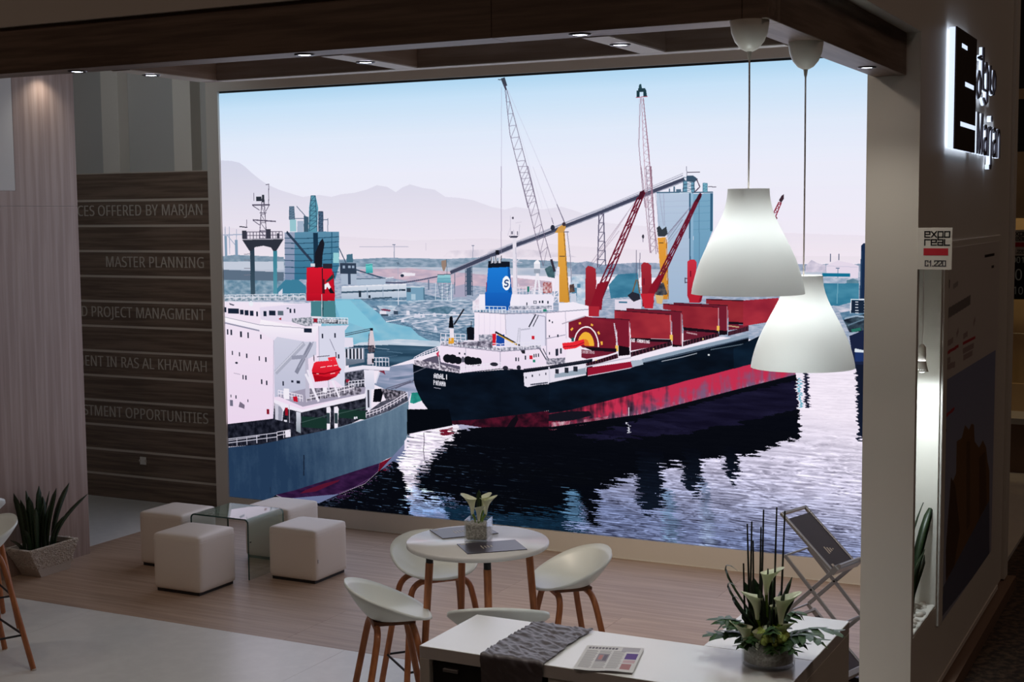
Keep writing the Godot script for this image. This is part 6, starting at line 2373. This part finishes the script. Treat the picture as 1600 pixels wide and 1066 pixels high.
	l([214,220,232],2.98501,[1860,584,1867,584])
	l([214,220,232],2.98501,[1880,584,1883,584])
	l([214,220,232],2.98501,[1860,591,1868,591])
	l([214,220,232],2.98501,[1880,591,1883,591])
	l([214,220,232],2.98501,[1860,597,1868,597])
	l([214,220,232],2.98501,[1880,597,1883,597])
	l([220,225,234],2.55858,[1849,565,1967,564])
	l([220,224,234],2.55858,[1850,566,1849,598])
	pn([24,32,46],[70,90,104],0.03,0.06,[1833,614,1884,598,1968,596,1969,633,1847,643])
	l([150,170,190],3.83787,[1835,611,1862,604,1884,606])
	l([96,120,140],2.98501,[1843,627,1884,610])
	p([40,110,96],[1851,636,1872,631,1875,638,1853,643])
	p([26,34,62],[1847,652,1885,635,1969,633,1970,727,1860,729])
	l([214,222,232],8.5286,[1860,685,1882,689,1969,687])
	p([30,50,100],[1861,690,1970,690,1970,708,1861,712])


func draw_water() -> void:
	water0([-66,1225,463,1142,622,984,636,940,798,927,954,938,1284,887,1588,796,1720,756,1725,732,2074,725,2083,1210,-67,1245])
	p([236,226,242],[614,985,635,958,768,929,781,956,757,979,737,987,700,1033,664,1062,649,1087,649,1123,631,1182,624,1128,608,1079,588,1052,613,1024])
	pg([196,200,226],[110,140,190],[649,1090,653,1130,714,1148,795,1158,824,1186,631,1193,628,1146])
	p([6,9,16],[624,895,758,887,770,936,697,947,623,965])
	pg([10,12,20],[6,8,14],[768,943,876,929,1067,917,1319,869,1588,788,1720,749,1724,810,1729,862,1733,901,1694,913,1640,939,1622,953,1576,956,1527,966,1477,979,1426,986,1382,1003,1319,1024,1270,1041,1205,1066,1202,1114,1194,1165,1165,1168,1162,1117,1121,1138,1065,1157,951,1164,844,1156,755,1146,677,1138,649,1117,650,1081,675,1056,708,1025,737,991])
	p([240,232,244],[701,947,782,928,790,934,769,950,769,975,725,981,725,960])
	p([110,24,44],[727,949,770,936,773,950,729,963])
	p([240,232,244],[768,934,786,931,785,951,771,951])
	p([7,9,16],[89,1246,149,1187,169,1175,236,1191,322,1186,378,1160,481,1116,527,1077,554,1061,576,1044,592,1055,608,1079,620,1107,625,1155,631,1193,329,1220])
	pn([14,30,46],[20,48,70],0.02,0.05,[734,1151,844,1159,1065,1153,1149,1093,1161,1165,1148,1190,754,1210])
	pn([28,26,50],[16,14,32],0.006,0.05,[1319,882,1588,800,1719,762,1726,833,1621,863,1423,915,1213,945,1141,943])
	pg([8,10,18],[16,24,38],[1311,955,1378,950,1382,1082,1368,1116,1324,1120,1307,1095])
	pg([8,10,18],[16,24,38],[1436,946,1480,943,1484,1027,1471,1061,1450,1063,1433,1038])
	pg([8,10,18],[16,24,38],[1545,939,1576,937,1580,996,1567,1029,1559,1029,1542,1005])
	p([96,116,146],[1382,1065,1406,1063,1427,1209,1389,1207])
	p([118,130,160],[1481,1024,1497,1023,1525,1212,1491,1212])
	p([72,104,134],[1114,1098,1147,1098,1154,1179,1110,1177])
	p([20,26,44],[1864,719,2073,718,2077,888,1871,901])
	l([30,32,52],10.1,[1744,736,1748,832])
	l([120,180,200],6.06,[1728,755,1732,833])
	l([225,225,235],4.04,[1284,894,1284,919])
	ripple([-67,1245,262,1215,330,1183,384,1160,485,1116,532,1079,558,1057,597,1026,622,1002,623,965,725,946,798,936,1067,922,1319,877,1588,798,1721,760,1725,735,2074,728,2083,1210,-67,1264])
	l([60,50,70],1.70572,[677,957,678,980,675,1007,678,1033])
